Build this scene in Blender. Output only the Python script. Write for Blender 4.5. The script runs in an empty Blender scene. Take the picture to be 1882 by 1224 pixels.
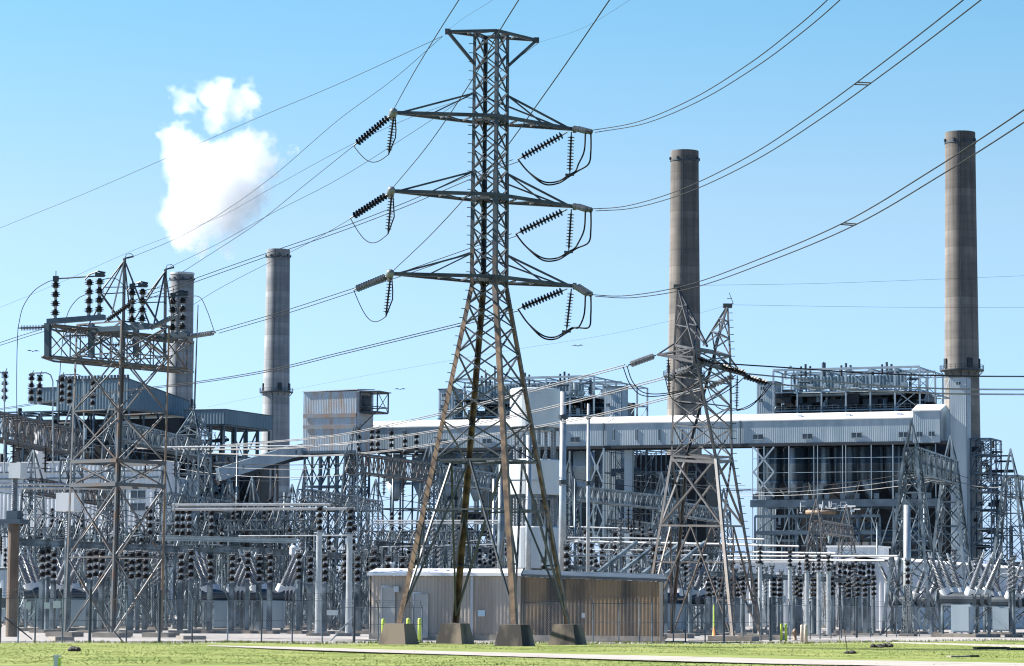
import bpy, math, random
from mathutils import Vector, Matrix
V = Vector
C = bpy.context.scene
rnd = random.Random(7)

# ---------------------------------------------------------------- camera
F, CX, CY = 5400.0, 941.0, 612.0
PITCH, ROLL = math.atan(508 / F), 0.007
CAM = V((0, 0, 1.7))
RM = Matrix.Rotation(math.pi / 2 + PITCH, 3, 'X') @ Matrix.Rotation(ROLL, 3, 'Z')
cd = bpy.data.cameras.new('camera'); cam = bpy.data.objects.new('camera', cd)
C.collection.objects.link(cam)
cd.sensor_width = 36; cd.lens = F / 1882 * 36; cd.clip_start = 0.5; cd.clip_end = 20000
cam.matrix_world = Matrix.Translation(CAM) @ RM.to_4x4()
C.camera = cam

# ---------------------------------------------------------------- light
SUN_AZ = math.radians(-74)      # measured from +Y (away from the camera) towards +X
SUN_EL = math.radians(40)
sdir = V((math.sin(SUN_AZ) * math.cos(SUN_EL), math.cos(SUN_AZ) * math.cos(SUN_EL), math.sin(SUN_EL)))
sl = bpy.data.lights.new('sun', 'SUN'); sl.energy = 5.0; sl.angle = math.radians(0.5); sl.color = (1, .93, .84)
so = bpy.data.objects.new('sun', sl); C.collection.objects.link(so)
so.rotation_euler = sdir.to_track_quat('Z', 'Y').to_euler()
W = bpy.data.worlds.new('World'); C.world = W; W.use_nodes = True
wn = W.node_tree.nodes; wl = W.node_tree.links
bg = wn['Background']; bg.inputs[1].default_value = 0.05
sky = wn.new('ShaderNodeTexSky'); sky.sky_type = 'NISHITA'; sky.sun_disc = False
sky.sun_elevation = SUN_EL; sky.sun_rotation = SUN_AZ
sky.air_density = 1.0; sky.dust_density = 1.0; sky.ozone_density = 6.0
# the day's own sky colour by height above the horizon: cyan low down, clear blue above
tcw = wn.new('ShaderNodeTexCoord'); spw = wn.new('ShaderNodeSeparateXYZ'); rpw = wn.new('ShaderNodeValToRGB')
wl.new(tcw.outputs['Generated'], spw.inputs[0]); wl.new(spw.outputs[2], rpw.inputs[0])
el = rpw.color_ramp.elements
for p_, c_ in ((0.0, (1.1, 1.42, 2.3)), (.059, (1.14, 1.30, 1.68)), (.133, (1.26, 1.24, 1.15)), (.20, (.95, 1.24, 1.14)), (.42, (.42, .86, 1.08)), (.95, (.20, .58, .92))):
    e_ = el[0] if p_ == 0 else el[-1] if p_ == .95 else el.new(p_)
    e_.position = p_; e_.color = (c_[0] / 2.5, c_[1] / 2.5, c_[2] / 2.5, 1)
m1 = wn.new('ShaderNodeVectorMath'); m1.operation = 'MULTIPLY'; wl.new(sky.outputs[0], m1.inputs[0]); wl.new(rpw.outputs[0], m1.inputs[1])
m2 = wn.new('ShaderNodeVectorMath'); m2.operation = 'SCALE'; m2.inputs['Scale'].default_value = 2.5; wl.new(m1.outputs[0], m2.inputs[0])
wl.new(m2.outputs[0], bg.inputs[0])
C.view_settings.view_transform = 'Standard'; C.view_settings.look = 'None'
C.view_settings.exposure = 1.68; C.view_settings.gamma = 1
try:
    C.cycles.max_bounces = 26; C.cycles.diffuse_bounces = 3; C.cycles.glossy_bounces = 2
    C.cycles.volume_bounces = 24; C.cycles.transparent_max_bounces = 8
    C.cycles.use_denoising = True; C.cycles.volume_step_rate = 2.0; C.cycles.filter_width = 1.15
except Exception as e:
    print(e)

# ---------------------------------------------------------------- where a distance along a sight line is
def at(px, py, Y):
    v = RM @ V(((px - CX) / F, (CY - py) / F, -1.0))
    return CAM + v * (Y / v.y)
def GX(px, Y): return at(px, 1125, Y).x
def gp(px, Y, z=0.0): return V((GX(px, Y), Y, z))
def ZY(px, py, Y): return at(px, py, Y).z
U = V((.927, -.375, 0)); N = V((.375, .927, 0)); UP = V((0, 0, 1))   # the site's grid
YAW = math.atan2(-.375, .927)

# ---------------------------------------------------------------- mesh builder
class MB:
    def __init__(s): s.v = []; s.f = []; s.m = []; s.cm = 0
    def add(s, vs, fs):
        o = len(s.v); s.v += [tuple(x) for x in vs]; s.f += [tuple(i + o for i in f) for f in fs]; s.m += [s.cm] * len(fs)
        return s
    def hexa(s, b, t):
        return s.add(list(b) + list(t), [(3, 2, 1, 0), (4, 5, 6, 7), (0, 1, 5, 4), (1, 2, 6, 5), (2, 3, 7, 6), (3, 0, 4, 7)])
    def box(s, c, sz, yaw=0.0):
        c = V(c); x, y, z = sz[0] / 2, sz[1] / 2, sz[2] / 2; R = Matrix.Rotation(yaw, 3, 'Z')
        q = [R @ V((a, b, 0)) for a, b in ((-x, -y), (x, -y), (x, y), (-x, y))]
        return s.hexa([c + k - V((0, 0, z)) for k in q], [c + k + V((0, 0, z)) for k in q])
    def obox(s, o, a, b, h):        # box from a corner and two ground edges
        o, a, b = V(o), V(a), V(b)
        q = [o, o + a, o + a + b, o + b]
        return s.hexa(q, [k + V((0, 0, h)) for k in q])
    def frame(s, p, q):
        d = (V(q) - V(p)); L = d.length; d = d / L if L else V((0, 0, 1))
        r = V((0, 0, 1)) if abs(d.z) < .95 else V((.92, -.38, 0))
        a = d.cross(r).normalized(); b = a.cross(d).normalized()
        return V(p), V(q), d, a, b
    def beam(s, p, q, w, h=None):
        p, q, d, a, b = s.frame(p, q); h = h or w; a = a * w / 2; b = b * h / 2
        c = (-a - b, a - b, a + b, -a + b)
        return s.hexa([p + k for k in c], [q + k for k in c])
    def ell(s, p, q, w, t=None, out=None):   # steel angle, its corner turned towards 'out'
        p, q, d, a, b = s.frame(p, q); t = t or w * .12
        if out is not None:
            o = V(out); o = (o - d * o.dot(d)).normalized(); sd = d.cross(o)
            a = (-o + sd).normalized(); b = (-o - sd).normalized()
            off = o * w * .5
        else: off = V((0, 0, 0)); 
        for (x, y) in (((0, w), (0, t)), ((0, t), (t, w))):
            c = (a * x[0] + b * y[0], a * x[1] + b * y[0], a * x[1] + b * y[1], a * x[0] + b * y[1])
            s.hexa([p + off + k for k in c], [q + off + k for k in c])
        return s
    def tube(s, p, q, r1, r2=None, n=8, caps=True):
        r2 = r1 if r2 is None else r2
        p, q, d, a, b = s.frame(p, q)
        vs = []; fs = []
        for c, r in ((p, r1), (q, r2)):
            for i in range(n):
                t = 2 * math.pi * i / n; vs.append(c + a * (r * math.cos(t)) + b * (r * math.sin(t)))
        for i in range(n): j = (i + 1) % n; fs.append((i, j, n + j, n + i))
        if caps: fs += [tuple(range(n))[::-1], tuple(range(n, 2 * n))]
        return s.add(vs, fs)
    def path(s, pts, r, n=5):
        pts = [V(p) for p in pts]; vs = []; fs = []; prev = None
        for i, p in enumerate(pts):
            d = (pts[min(i + 1, len(pts) - 1)] - pts[max(i - 1, 0)]).normalized()
            if prev is None:
                rr = V((0, 0, 1)) if abs(d.z) < .9 else V((1, 0, 0)); a = d.cross(rr).normalized()
            else: a = (prev - d * prev.dot(d)).normalized()
            prev = a; b = a.cross(d)
            for k in range(n):
                t = 2 * math.pi * k / n; vs.append(p + a * (r * math.cos(t)) + b * (r * math.sin(t)))
        for i in range(len(pts) - 1):
            for k in range(n):
                j = (k + 1) % n; fs.append((i * n + k, i * n + j, (i + 1) * n + j, (i + 1) * n + k))
        return s.add(vs, fs)
    def lathe(s, p, q, prof, n=10):          # prof: (distance 0..1 along p-q, radius)
        p, q, d, a, b = s.frame(p, q); L = (q - p).length; vs = []; fs = []
        for (t, r) in prof:
            c = p + d * (t * L)
            for i in range(n):
                g = 2 * math.pi * i / n; vs.append(c + a * (r * math.cos(g)) + b * (r * math.sin(g)))
        for k in range(len(prof) - 1):
            for i in range(n): j = (i + 1) % n; fs.append((k * n + i, k * n + j, (k + 1) * n + j, (k + 1) * n + i))
        fs += [tuple(range(n))[::-1], tuple(range((len(prof) - 1) * n, len(prof) * n))]
        return s.add(vs, fs)
    def corr(s, p, q, z0, z1, pitch=.3, dep=.04, out=None, z1b=None):   # corrugated wall sheet with thickness
        p, q = V(p), V(q); d = q - p; L = d.length; d /= L
        o = V(out).normalized() if out is not None else V((d.y, -d.x, 0))
        n = max(2, int(L / pitch)); vs = []; fs = []; zz1 = z1 if z1b is None else z1b
        pts = []
        for i in range(n):
            for (a, e) in ((0, 0), (.35, 0), (.5, 1), (.85, 1)): pts.append(((i + a) / n, e))
        pts.append((1, 0))
        for (t, e) in pts:
            c = p + d * (L * t) + o * (dep * e); zt = z1 + (zz1 - z1) * t
            k = p + d * (L * t) - o * .05
            vs += [(c.x, c.y, z0), (c.x, c.y, zt), (k.x, k.y, z0), (k.x, k.y, zt)]
        m = len(pts)
        for i in range(m - 1):
            A, B = i * 4, i * 4 + 4
            fs += [(A, B, B + 1, A + 1), (B + 2, A + 2, A + 3, B + 3), (A + 1, B + 1, B + 3, A + 3)]
        return s.add(vs, fs)
    def build(s, name, mat, parent=None, world=True, smooth=False):
        me = bpy.data.meshes.new(name)
        vs = s.v
        o = bpy.data.objects.new(name, me)
        if parent is not None:
            o.parent = parent
            if world:
                w = WL[parent.name]; vs = [(x - w[0], y - w[1], z - w[2]) for x, y, z in vs]
                WL[o.name] = w
            else: WL[o.name] = WL.get(parent.name, (0, 0, 0))
        elif world:
            xs = [a[0] for a in vs]; ys = [a[1] for a in vs]; w = (sum(xs) / len(xs), sum(ys) / len(ys), min(a[2] for a in vs))
            vs = [(x - w[0], y - w[1], z - w[2]) for x, y, z in vs]; o.location = w; WL[o.name] = w
        me.from_pydata(vs, [], s.f)
        for mm in (mat if isinstance(mat, (list, tuple)) else [mat]): me.materials.append(mm)
        if any(s.m): me.polygons.foreach_set('material_index', s.m)
        if smooth: me.polygons.foreach_set('use_smooth', [True] * len(me.polygons))
        me.update()
        C.collection.objects.link(o)
        return o
WL = {}

def tag(o, label, cat, group=None, kind=None):
    o['label'] = label; o['category'] = cat
    if group: o['group'] = group
    if kind: o['kind'] = kind
    return o
def thing(name, label, cat, loc, group=None, yaw=0.0):
    o = bpy.data.objects.new(name, None); C.collection.objects.link(o); o.location = loc; o.rotation_euler = (0, 0, yaw)
    o.empty_display_size = .3; WL[o.name] = tuple(loc)
    return tag(o, label, cat, group)
def struct(o): o['kind'] = 'structure'; return o
KIDS = {}
def kids(o):
    if o.name not in KIDS: KIDS[o.name] = [c for c in C.collection.objects if c.parent == o]
    return KIDS[o.name]
def dup(src, loc, yaw=0.0, label=None, group=None, parent=None, sc=None):
    c = src.copy(); C.collection.objects.link(c); c.parent = parent
    if loc is not None: c.location = loc; c.rotation_euler = (0, 0, yaw)
    if sc: c.scale = sc
    if label: c['label'] = label
    if group: c['group'] = group
    for k in list(kids(src)): dup(k, None, parent=c)
    return c
ORD = 'first second third fourth fifth sixth seventh eighth ninth tenth eleventh twelfth thirteenth fourteenth fifteenth sixteenth seventeenth eighteenth nineteenth twentieth'.split()
def nth(i):
    if i < 20: return ORD[i]
    t = {2: 'twenty', 3: 'thirty', 4: 'forty', 5: 'fifty', 6: 'sixty'}
    a, b = divmod(i + 1, 10)
    return (t[a] + '-' + ORD[b - 1]) if b else {2: 'twentieth', 3: 'thirtieth', 4: 'fortieth', 5: 'fiftieth', 6: 'sixtieth'}[a]

# ---------------------------------------------------------------- materials
def mat(name, col, col2=None, rough=.6, metal=0.0, nscale=1.0, stretch=(1, 1, 1), bump=0.0, lo=.35, hi=.65, bscale=None, spec=.5):
    m = bpy.data.materials.new(name); m.use_nodes = True; nt = m.node_tree; b = nt.nodes['Principled BSDF']
    b.inputs['Roughness'].default_value = rough; b.inputs['Metallic'].default_value = metal
    b.inputs['Specular IOR Level'].default_value = spec
    b.inputs['Base Color'].default_value = (*col, 1)
    m['b'] = 1
    if col2 is not None:
        tc = nt.nodes.new('ShaderNodeTexCoord'); g = nt.nodes.new('ShaderNodeNewGeometry')
        mp = nt.nodes.new('ShaderNodeMapping'); mp.inputs['Scale'].default_value = stretch
        nz = nt.nodes.new('ShaderNodeTexNoise'); nz.inputs['Scale'].default_value = nscale; nz.inputs['Detail'].default_value = 6
        rp = nt.nodes.new('ShaderNodeValToRGB'); rp.color_ramp.elements[0].position = lo; rp.color_ramp.elements[1].position = hi
        rp.color_ramp.elements[0].color = (*col, 1); rp.color_ramp.elements[1].color = (*col2, 1)
        nt.links.new(g.outputs['Position'], mp.inputs[0]); nt.links.new(mp.outputs[0], nz.inputs[0])
        nt.links.new(nz.outputs[0], rp.inputs[0]); nt.links.new(rp.outputs[0], b.inputs['Base Color'])
        if bump:
            bp = nt.nodes.new('ShaderNodeBump'); bp.inputs['Strength'].default_value = bump
            n2 = nz
            if bscale:
                n2 = nt.nodes.new('ShaderNodeTexNoise'); n2.inputs['Scale'].default_value = bscale; nt.links.new(mp.outputs[0], n2.inputs[0])
            nt.links.new(n2.outputs[0], bp.inputs['Height']); nt.links.new(bp.outputs[0], b.inputs['Normal'])
    return m
STEEL = mat('galvanised steel', (.034, .053, .068), (.19, .235, .265), .42, .3, .7, lo=.40, hi=.64)
STEELD = mat('weathered dark steel', (.018, .028, .038), (.055, .07, .085), .5, .2, .8)
STEELB = mat('blue grey painted steel', (.022, .045, .07), (.06, .10, .14), .5, .1, .3)
STEELR = mat('rust stained steel', (.075, .085, .095), (.10, .066, .047), .6, .1, 1.1, lo=.5, hi=.66)
ALU = mat('aluminium bus', (.30, .33, .35), (.42, .44, .45), .38, .4, 2)
PORC = mat('dark glazed porcelain', (.007, .007, .009), (.014, .013, .014), .45, 0, 5, spec=.3)
PORCG = mat('grey porcelain', (.12, .135, .155), (.19, .205, .225), .3, 0, 5)
CAPM = mat('cement and metal caps', (.28, .30, .32), (.42, .42, .42), .5, .2, 6)
WIRE = mat('dark conductor', (.010, .011, .013), (.022, .024, .028), .75, 0, 2, spec=.15)
WIREL = mat('bright conductor', (.12, .125, .13), (.19, .195, .20), .5, .2, 2)
CONC = mat('concrete', (.20, .18, .155), (.30, .27, .235), .85, 0, 2.5, bump=.2)
CONCD = mat('stained footing concrete', (.025, .022, .02), (.19, .15, .115), .85, 0, .55, stretch=(1, 1, .5), bump=.3, lo=.36, hi=.50, bscale=7)
WHITE = mat('white painted metal', (.42, .455, .485), (.58, .60, .615), .5, 0, .5, stretch=(1, 1, .3))
ROOFW = mat('white roof sheeting', (.58, .585, .59), (.70, .70, .69), .6, 0, .15)
GALB = mat('pale blue grey cladding', (.19, .26, .305), (.31, .37, .41), .55, .05, .35, stretch=(1, 1, .16))
CLADB = mat('dull blue grey cladding', (.085, .145, .185), (.135, .20, .245), .6, .05, .1, stretch=(1, 1, .25))
DARK = mat('sooty plant and dark voids', (.006, .010, .015), (.018, .026, .036), .6, .1, .2)  # near-black; also colours in the shaded depth behind the open frames
SILO = mat('dark silo steel', (.022, .042, .065), (.40, .52, .62), .32, .2, .30, stretch=(1.8, 1.8, .10), lo=.47, hi=.74)  # pale vertical streaks paint gloss highlights into the silo colour
SILOL = mat('pale silo steel', (.20, .27, .33), (.31, .38, .43), .5, .1, .12, stretch=(1, 1, .3))
LIME = mat('lime yellow paint', (.42, .58, .05), (.52, .66, .08), .5, 0, 3)
BEIGE = mat('bleached post', (.40, .34, .26), (.52, .45, .36), .8, 0, 3)
ORANGE = mat('orange plastic', (.62, .20, .05), (.7, .28, .08), .5, 0, 3)
GLASS = mat('dark window glass', (.02, .03, .04), (.03, .045, .06), .1, 0, 1)
BLACK = mat('black rubber and timber', (.015, .014, .013), (.04, .035, .03), .8, 0, 3)
RUST = mat('rusty machinery', (.13, .105, .085), (.24, .16, .10), .7, .1, .5)
# ---------------------------------------------------------------- special materials
def rustmix(name, zlo, zhi, up1, up2, dn1, dn2):     # steel whose old paint is brown below, grey above
    m = mat(name, up1, up2, .5, .25, 1.3); nt = m.node_tree; b = nt.nodes['Principled BSDF']
    g = nt.nodes.new('ShaderNodeNewGeometry'); sp = nt.nodes.new('ShaderNodeSeparateXYZ'); nt.links.new(g.outputs['Position'], sp.inputs[0])
    nz = nt.nodes.new('ShaderNodeTexNoise'); nz.inputs['Scale'].default_value = 1.4; nz.inputs['Detail'].default_value = 5
    nt.links.new(g.outputs['Position'], nz.inputs[0])
    ad = nt.nodes.new('ShaderNodeMath'); ad.operation = 'MULTIPLY_ADD'; ad.inputs[1].default_value = 9; nt.links.new(nz.outputs[0], ad.inputs[0]); nt.links.new(sp.outputs[2], ad.inputs[2])
    mr = nt.nodes.new('ShaderNodeMapRange'); mr.inputs[1].default_value = zlo + 4.5; mr.inputs[2].default_value = zhi + 4.5
    nt.links.new(ad.outputs[0], mr.inputs[0])
    rp = nt.nodes.new('ShaderNodeValToRGB'); rp.color_ramp.elements[0].color = (*dn1, 1); rp.color_ramp.elements[1].color = (*dn2, 1)
    rp.color_ramp.elements[0].position = .42; rp.color_ramp.elements[1].position = .6
    n2 = nt.nodes.new('ShaderNodeTexNoise'); n2.inputs['Scale'].default_value = 2.2; n2.inputs['Detail'].default_value = 8; nt.links.new(g.outputs['Position'], n2.inputs[0]); nt.links.new(n2.outputs[0], rp.inputs[0])
    mx = nt.nodes.new('ShaderNodeMix'); mx.data_type = 'RGBA'
    src = b.inputs['Base Color'].links[0].from_socket
    nt.links.new(mr.outputs[0], mx.inputs[0]); nt.links.new(rp.outputs[0], mx.inputs[6]); nt.links.new(src, mx.inputs[7])
    nt.links.new(mx.outputs[2], b.inputs['Base Color'])
    return m
LEGM = rustmix('tower leg steel', 15.0, 19.0, (.022, .032, .045), (.045, .06, .078), (.18, .115, .07), (.06, .038, .027))
BRACEM = mat('tower lacing steel', (.025, .034, .046), (.07, .076, .085), .5, .2, 1.2)
LEG2 = rustmix('second tower steel', 3.0, 9.0, (.045, .047, .052), (.085, .085, .088), (.095, .078, .066), (.055, .046, .042))

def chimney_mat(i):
    k_ = ((.20, .225, .255), (.29, .30, .31)) if i < 2 else ((.14, .132, .126), (.22, .20, .18)); m = mat('chimney concrete %s' % ORD[i], k_[0], k_[1], .9, 0, .25, stretch=(.6, .6, 1.0), lo=.3, hi=.7); nt = m.node_tree; b = nt.nodes['Principled BSDF']  # the two left chimneys get distance haze mixed into their paler, bluer tone
    g = nt.nodes.new('ShaderNodeNewGeometry'); sp = nt.nodes.new('ShaderNodeSeparateXYZ'); nt.links.new(g.outputs['Position'], sp.inputs[0])
    # pour rings: every lift of concrete has a tone of its own
    dv = nt.nodes.new('ShaderNodeMath'); dv.operation = 'DIVIDE'; dv.inputs[1].default_value = 2.3; nt.links.new(sp.outputs[2], dv.inputs[0])
    fl = nt.nodes.new('ShaderNodeMath'); fl.operation = 'FLOOR'; nt.links.new(dv.outputs[0], fl.inputs[0])
    wn_ = nt.nodes.new('ShaderNodeTexWhiteNoise'); wn_.noise_dimensions = '1D'; nt.links.new(fl.outputs[0], wn_.inputs[1])
    fr = nt.nodes.new('ShaderNodeMath'); fr.operation = 'FRACT'; nt.links.new(dv.outputs[0], fr.inputs[0])
    sm = nt.nodes.new('ShaderNodeMapRange'); sm.inputs[1].default_value = 0; sm.inputs[2].default_value = .18; sm.inputs[3].default_value = .82; sm.inputs[4].default_value = 1.0; nt.links.new(fr.outputs[0], sm.inputs[0])
    vr = nt.nodes.new('ShaderNodeMapRange'); vr.inputs[3].default_value = .80; vr.inputs[4].default_value = 1.18; nt.links.new(wn_.outputs[0], vr.inputs[0])
    mu = nt.nodes.new('ShaderNodeMath'); mu.operation = 'MULTIPLY'; nt.links.new(sm.outputs[0], mu.inputs[0]); nt.links.new(vr.outputs[0], mu.inputs[1])
    # soot towards the mouth
    ns = nt.nodes.new('ShaderNodeTexNoise'); ns.inputs['Scale'].default_value = .35; mp = nt.nodes.new('ShaderNodeMapping'); mp.inputs['Scale'].default_value = (1, 1, .12)
    nt.links.new(g.outputs['Position'], mp.inputs[0]); nt.links.new(mp.outputs[0], ns.inputs[0])
    so_ = nt.nodes.new('ShaderNodeMath'); so_.operation = 'MULTIPLY_ADD'; so_.inputs[1].default_value = 46; nt.links.new(ns.outputs[0], so_.inputs[0]); nt.links.new(sp.outputs[2], so_.inputs[2])
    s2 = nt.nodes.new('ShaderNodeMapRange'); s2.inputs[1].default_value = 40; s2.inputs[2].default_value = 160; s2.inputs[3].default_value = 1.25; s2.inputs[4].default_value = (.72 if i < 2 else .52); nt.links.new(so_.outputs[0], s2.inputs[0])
    m2 = nt.nodes.new('ShaderNodeMath'); m2.operation = 'MULTIPLY'; nt.links.new(mu.outputs[0], m2.inputs[0]); nt.links.new(s2.outputs[0], m2.inputs[1])
    rk = nt.nodes.new('ShaderNodeTexNoise'); rk.inputs['Scale'].default_value = 1.1; rk.inputs['Detail'].default_value = 4; mpk = nt.nodes.new('ShaderNodeMapping'); mpk.inputs['Scale'].default_value = (1, 1, .035)
    nt.links.new(g.outputs['Position'], mpk.inputs[0]); nt.links.new(mpk.outputs[0], rk.inputs[0])
    rm = nt.nodes.new('ShaderNodeMapRange'); rm.inputs[1].default_value = .35; rm.inputs[2].default_value = .65; rm.inputs[3].default_value = .78; rm.inputs[4].default_value = 1.12; nt.links.new(rk.outputs[0], rm.inputs[0])
    m3 = nt.nodes.new('ShaderNodeMath'); m3.operation = 'MULTIPLY'; nt.links.new(m2.outputs[0], m3.inputs[0]); nt.links.new(rm.outputs[0], m3.inputs[1]); m2 = m3
    src = b.inputs['Base Color'].links[0].from_socket
    vm = nt.nodes.new('ShaderNodeVectorMath'); vm.operation = 'SCALE'; nt.links.new(src, vm.inputs[0]); nt.links.new(m2.outputs[0], vm.inputs['Scale'])
    nt.links.new(vm.outputs[0], b.inputs['Base Color'])
    return m

def streaky(name, base, stain, scale=.5, st=(1, 1, .12), lo=.48, hi=.62, rough=.6):
    return mat(name, base, stain, rough, .05, scale, stretch=st, lo=lo, hi=hi)
SHEDL = streaky('beige ribbed sheeting', (.36, .315, .27), (.29, .245, .205), .8)
SHEDR = streaky('brown stained ribbed sheeting', (.20, .138, .08), (.05, .04, .034), .75, st=(1, 1, .22), lo=.46, hi=.62)
THM = streaky('rust streaked cladding', (.33, .39, .44), (.34, .27, .22), .7, st=(1, 1, .22), lo=.46, hi=.66)

# ---------------------------------------------------------------- ground
def grid_sheet(name, outline_fn, nx, ny, m, zfn):
    mb = MB(); vs = []
    for j in range(ny + 1):
        for i in range(nx + 1):
            x, y = outline_fn(i / nx, j / ny); vs.append((x, y, zfn(x, y)))
    fs = [(j * (nx + 1) + i, j * (nx + 1) + i + 1, (j + 1) * (nx + 1) + i + 1, (j + 1) * (nx + 1) + i) for j in range(ny) for i in range(nx)]
    mb.add(vs, fs); return mb.build(name, m, world=False)
GRAVEL = mat('pale gravel', (.17, .16, .15), (.33, .315, .30), .95, 0, 3.0, bump=.5, bscale=9)
SOIL = mat('dry far ground', (.10, .10, .08), (.16, .15, .12), .95, 0, .05)
base = MB(); base.add([(-2200, -150, -.02), (2200, -150, -.02), (2200, 2300, -.02), (-2200, 2300, -.02)], [(0, 1, 2, 3)])
struct(base.build('ground', SOIL, world=False))
def edgeY(x):      # where lawn meets gravel
    t = (x + 24) / 65.0
    return 132 + 36 * max(0, min(1, t)) ** 1.2 + (30 * max(0, (x - 14) / 27) if x > 14 else 0) + .5 * math.sin(x * .9) + .35 * math.sin(x * 2.3 + 1)
gr = MB(); xs = [-140 + i * 2.0 for i in range(200)]
vs = []
for x in xs: vs += [(x, edgeY(x) - .6, .004), (x, 620, .004)]
gr.add(vs, [(2 * i, 2 * i + 2, 2 * i + 3, 2 * i + 1) for i in range(len(xs) - 1)])
struct(gr.build('gravel_yard', GRAVEL, world=False))
GR = mat('mown grass', (.10, .14, .025), (.205, .232, .075), .9, 0, .5, stretch=(.6, 1, 1), bump=.3, bscale=26, spec=.15)
def gz(x, y): return .075 + .025 * math.sin(x * .7 + y * .31) * math.sin(y * .23 + 1.3)
lawn = grid_sheet('lawn', lambda u, v: ((-140 + 280 * u), (40 + (edgeY(-140 + 280 * u) - 40) * v)), 280, 90, GR, lambda x, y: gz(x, y) * min(1, max(0, (edgeY(x) - y) / 2 + .12)))
struct(lawn)
# concrete road through the lawn
ROADM = mat('pale concrete road', (.19, .175, .155), (.36, .335, .30), .9, 0, 1.1, stretch=(.5, 2, 1), bump=.15)
top = [(-60, 1179, 1181), (0, 1180.5, 1182.3), (200, 1182.5, 1184.6), (380, 1185.6, 1187), (500, 1188, 1192), (700, 1193.5, 1199), (900, 1198.5, 1205), (1100, 1203, 1211), (1250, 1206, 1215), (1440, 1211, 1220), (1660, 1214.5, 1224), (1882, 1218.5, 1228), (2000, 1221, 1231)]
def ghit(px, py, z):
    v = RM @ V(((px - CX) / F, (CY - py) / F, -1.0)); return CAM + v * ((z - CAM.z) / v.z)
_t = top[3:]; fine = []
for (x0_, a0_, b0_), (x1_, a1_, b1_) in zip(_t, _t[1:]):
    for k in range(24): q_ = k / 24; fine.append((x0_ + (x1_ - x0_) * q_, a0_ + (a1_ - a0_) * q_ + rnd.uniform(-.10, .10), b0_ + (b1_ - b0_) * q_ + rnd.uniform(-.14, .14)))
rd = MB(); vs = []
for (x, a, b) in fine:
    p, q = ghit(x, a, .112), ghit(x, b, .112); vs += [tuple(q), tuple(p), (p.x, p.y, -.01), (q.x, q.y, -.01)]
rd.add(vs, [(4 * i, 4 * i + 4, 4 * i + 5, 4 * i + 1) for i in range(len(fine) - 1)])
struct(rd.build('road', ROADM, world=False))
rd = MB(); vs = []
for (x, a, b) in [(1640, 1179.5, 1181), (1760, 1182.5, 1184.5), (1900, 1185.5, 1188.5)]:
    p, q = ghit(x, a, .112), ghit(x, b, .112); vs += [tuple(q), tuple(p), (p.x, p.y, -.01), (q.x, q.y, -.01)]
rd.add(vs, [f for i in range(2) for f in ((4 * i, 4 * i + 4, 4 * i + 5, 4 * i + 1), (4 * i + 1, 4 * i + 5, 4 * i + 6, 4 * i + 2), (4 * i + 4, 4 * i, 4 * i + 3, 4 * i + 7))])
struct(rd.build('footpath', ROADM, world=False))
# grass tufts
BL = mat('grass blades', (.10, .14, .025), (.21, .236, .078), .8, 0, .5, spec=.1)
tu = MB()
for i in range(42000):
    Y = 84 + (rnd.random() ** 1.3) * 100; X = (rnd.random() * 2 - 1) * .185 * Y
    if Y > edgeY(X) - .1: continue
    pz = V((X, Y, 0)); 
    vv = RM.transposed() @ (pz - CAM); ppx = CX - F * vv.x / vv.z; ppy = CY + F * vv.y / vv.z
    ok = True
    for (x0, a0, b0), (x1, a1, b1) in zip(top[3:], top[4:]):
        if x0 <= ppx < x1:
            t = (ppx - x0) / (x1 - x0); A = a0 + (a1 - a0) * t; B = b0 + (b1 - b0) * t
            if A - .6 < ppy < B + 1.5: ok = False
    if not ok: continue
    if i % 9 == 0: Y = edgeY(X) - rnd.random() ** 2 * 1.5 - .15
    h = rnd.uniform(.06, .16) if i % 9 == 0 else rnd.uniform(.015, .045) * (1 if rnd.random() < .97 else 2); z = gz(X, Y) * .9
    for k in range(2):
        a = rnd.random() * math.pi; w = rnd.uniform(.01, .025); dx, dy = math.cos(a) * w, math.sin(a) * w; lx, ly = rnd.uniform(-.05, .05), rnd.uniform(-.05, .05)
        tu.add([(X - dx, Y - dy, z), (X + dx, Y + dy, z), (X + lx, Y + ly, z + h)], [(0, 1, 2)])
tag(tu.build('grass_blades', BL, world=False), 'short bright green grass blades covering the lawn before the fence', 'grass', kind='stuff')

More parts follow.
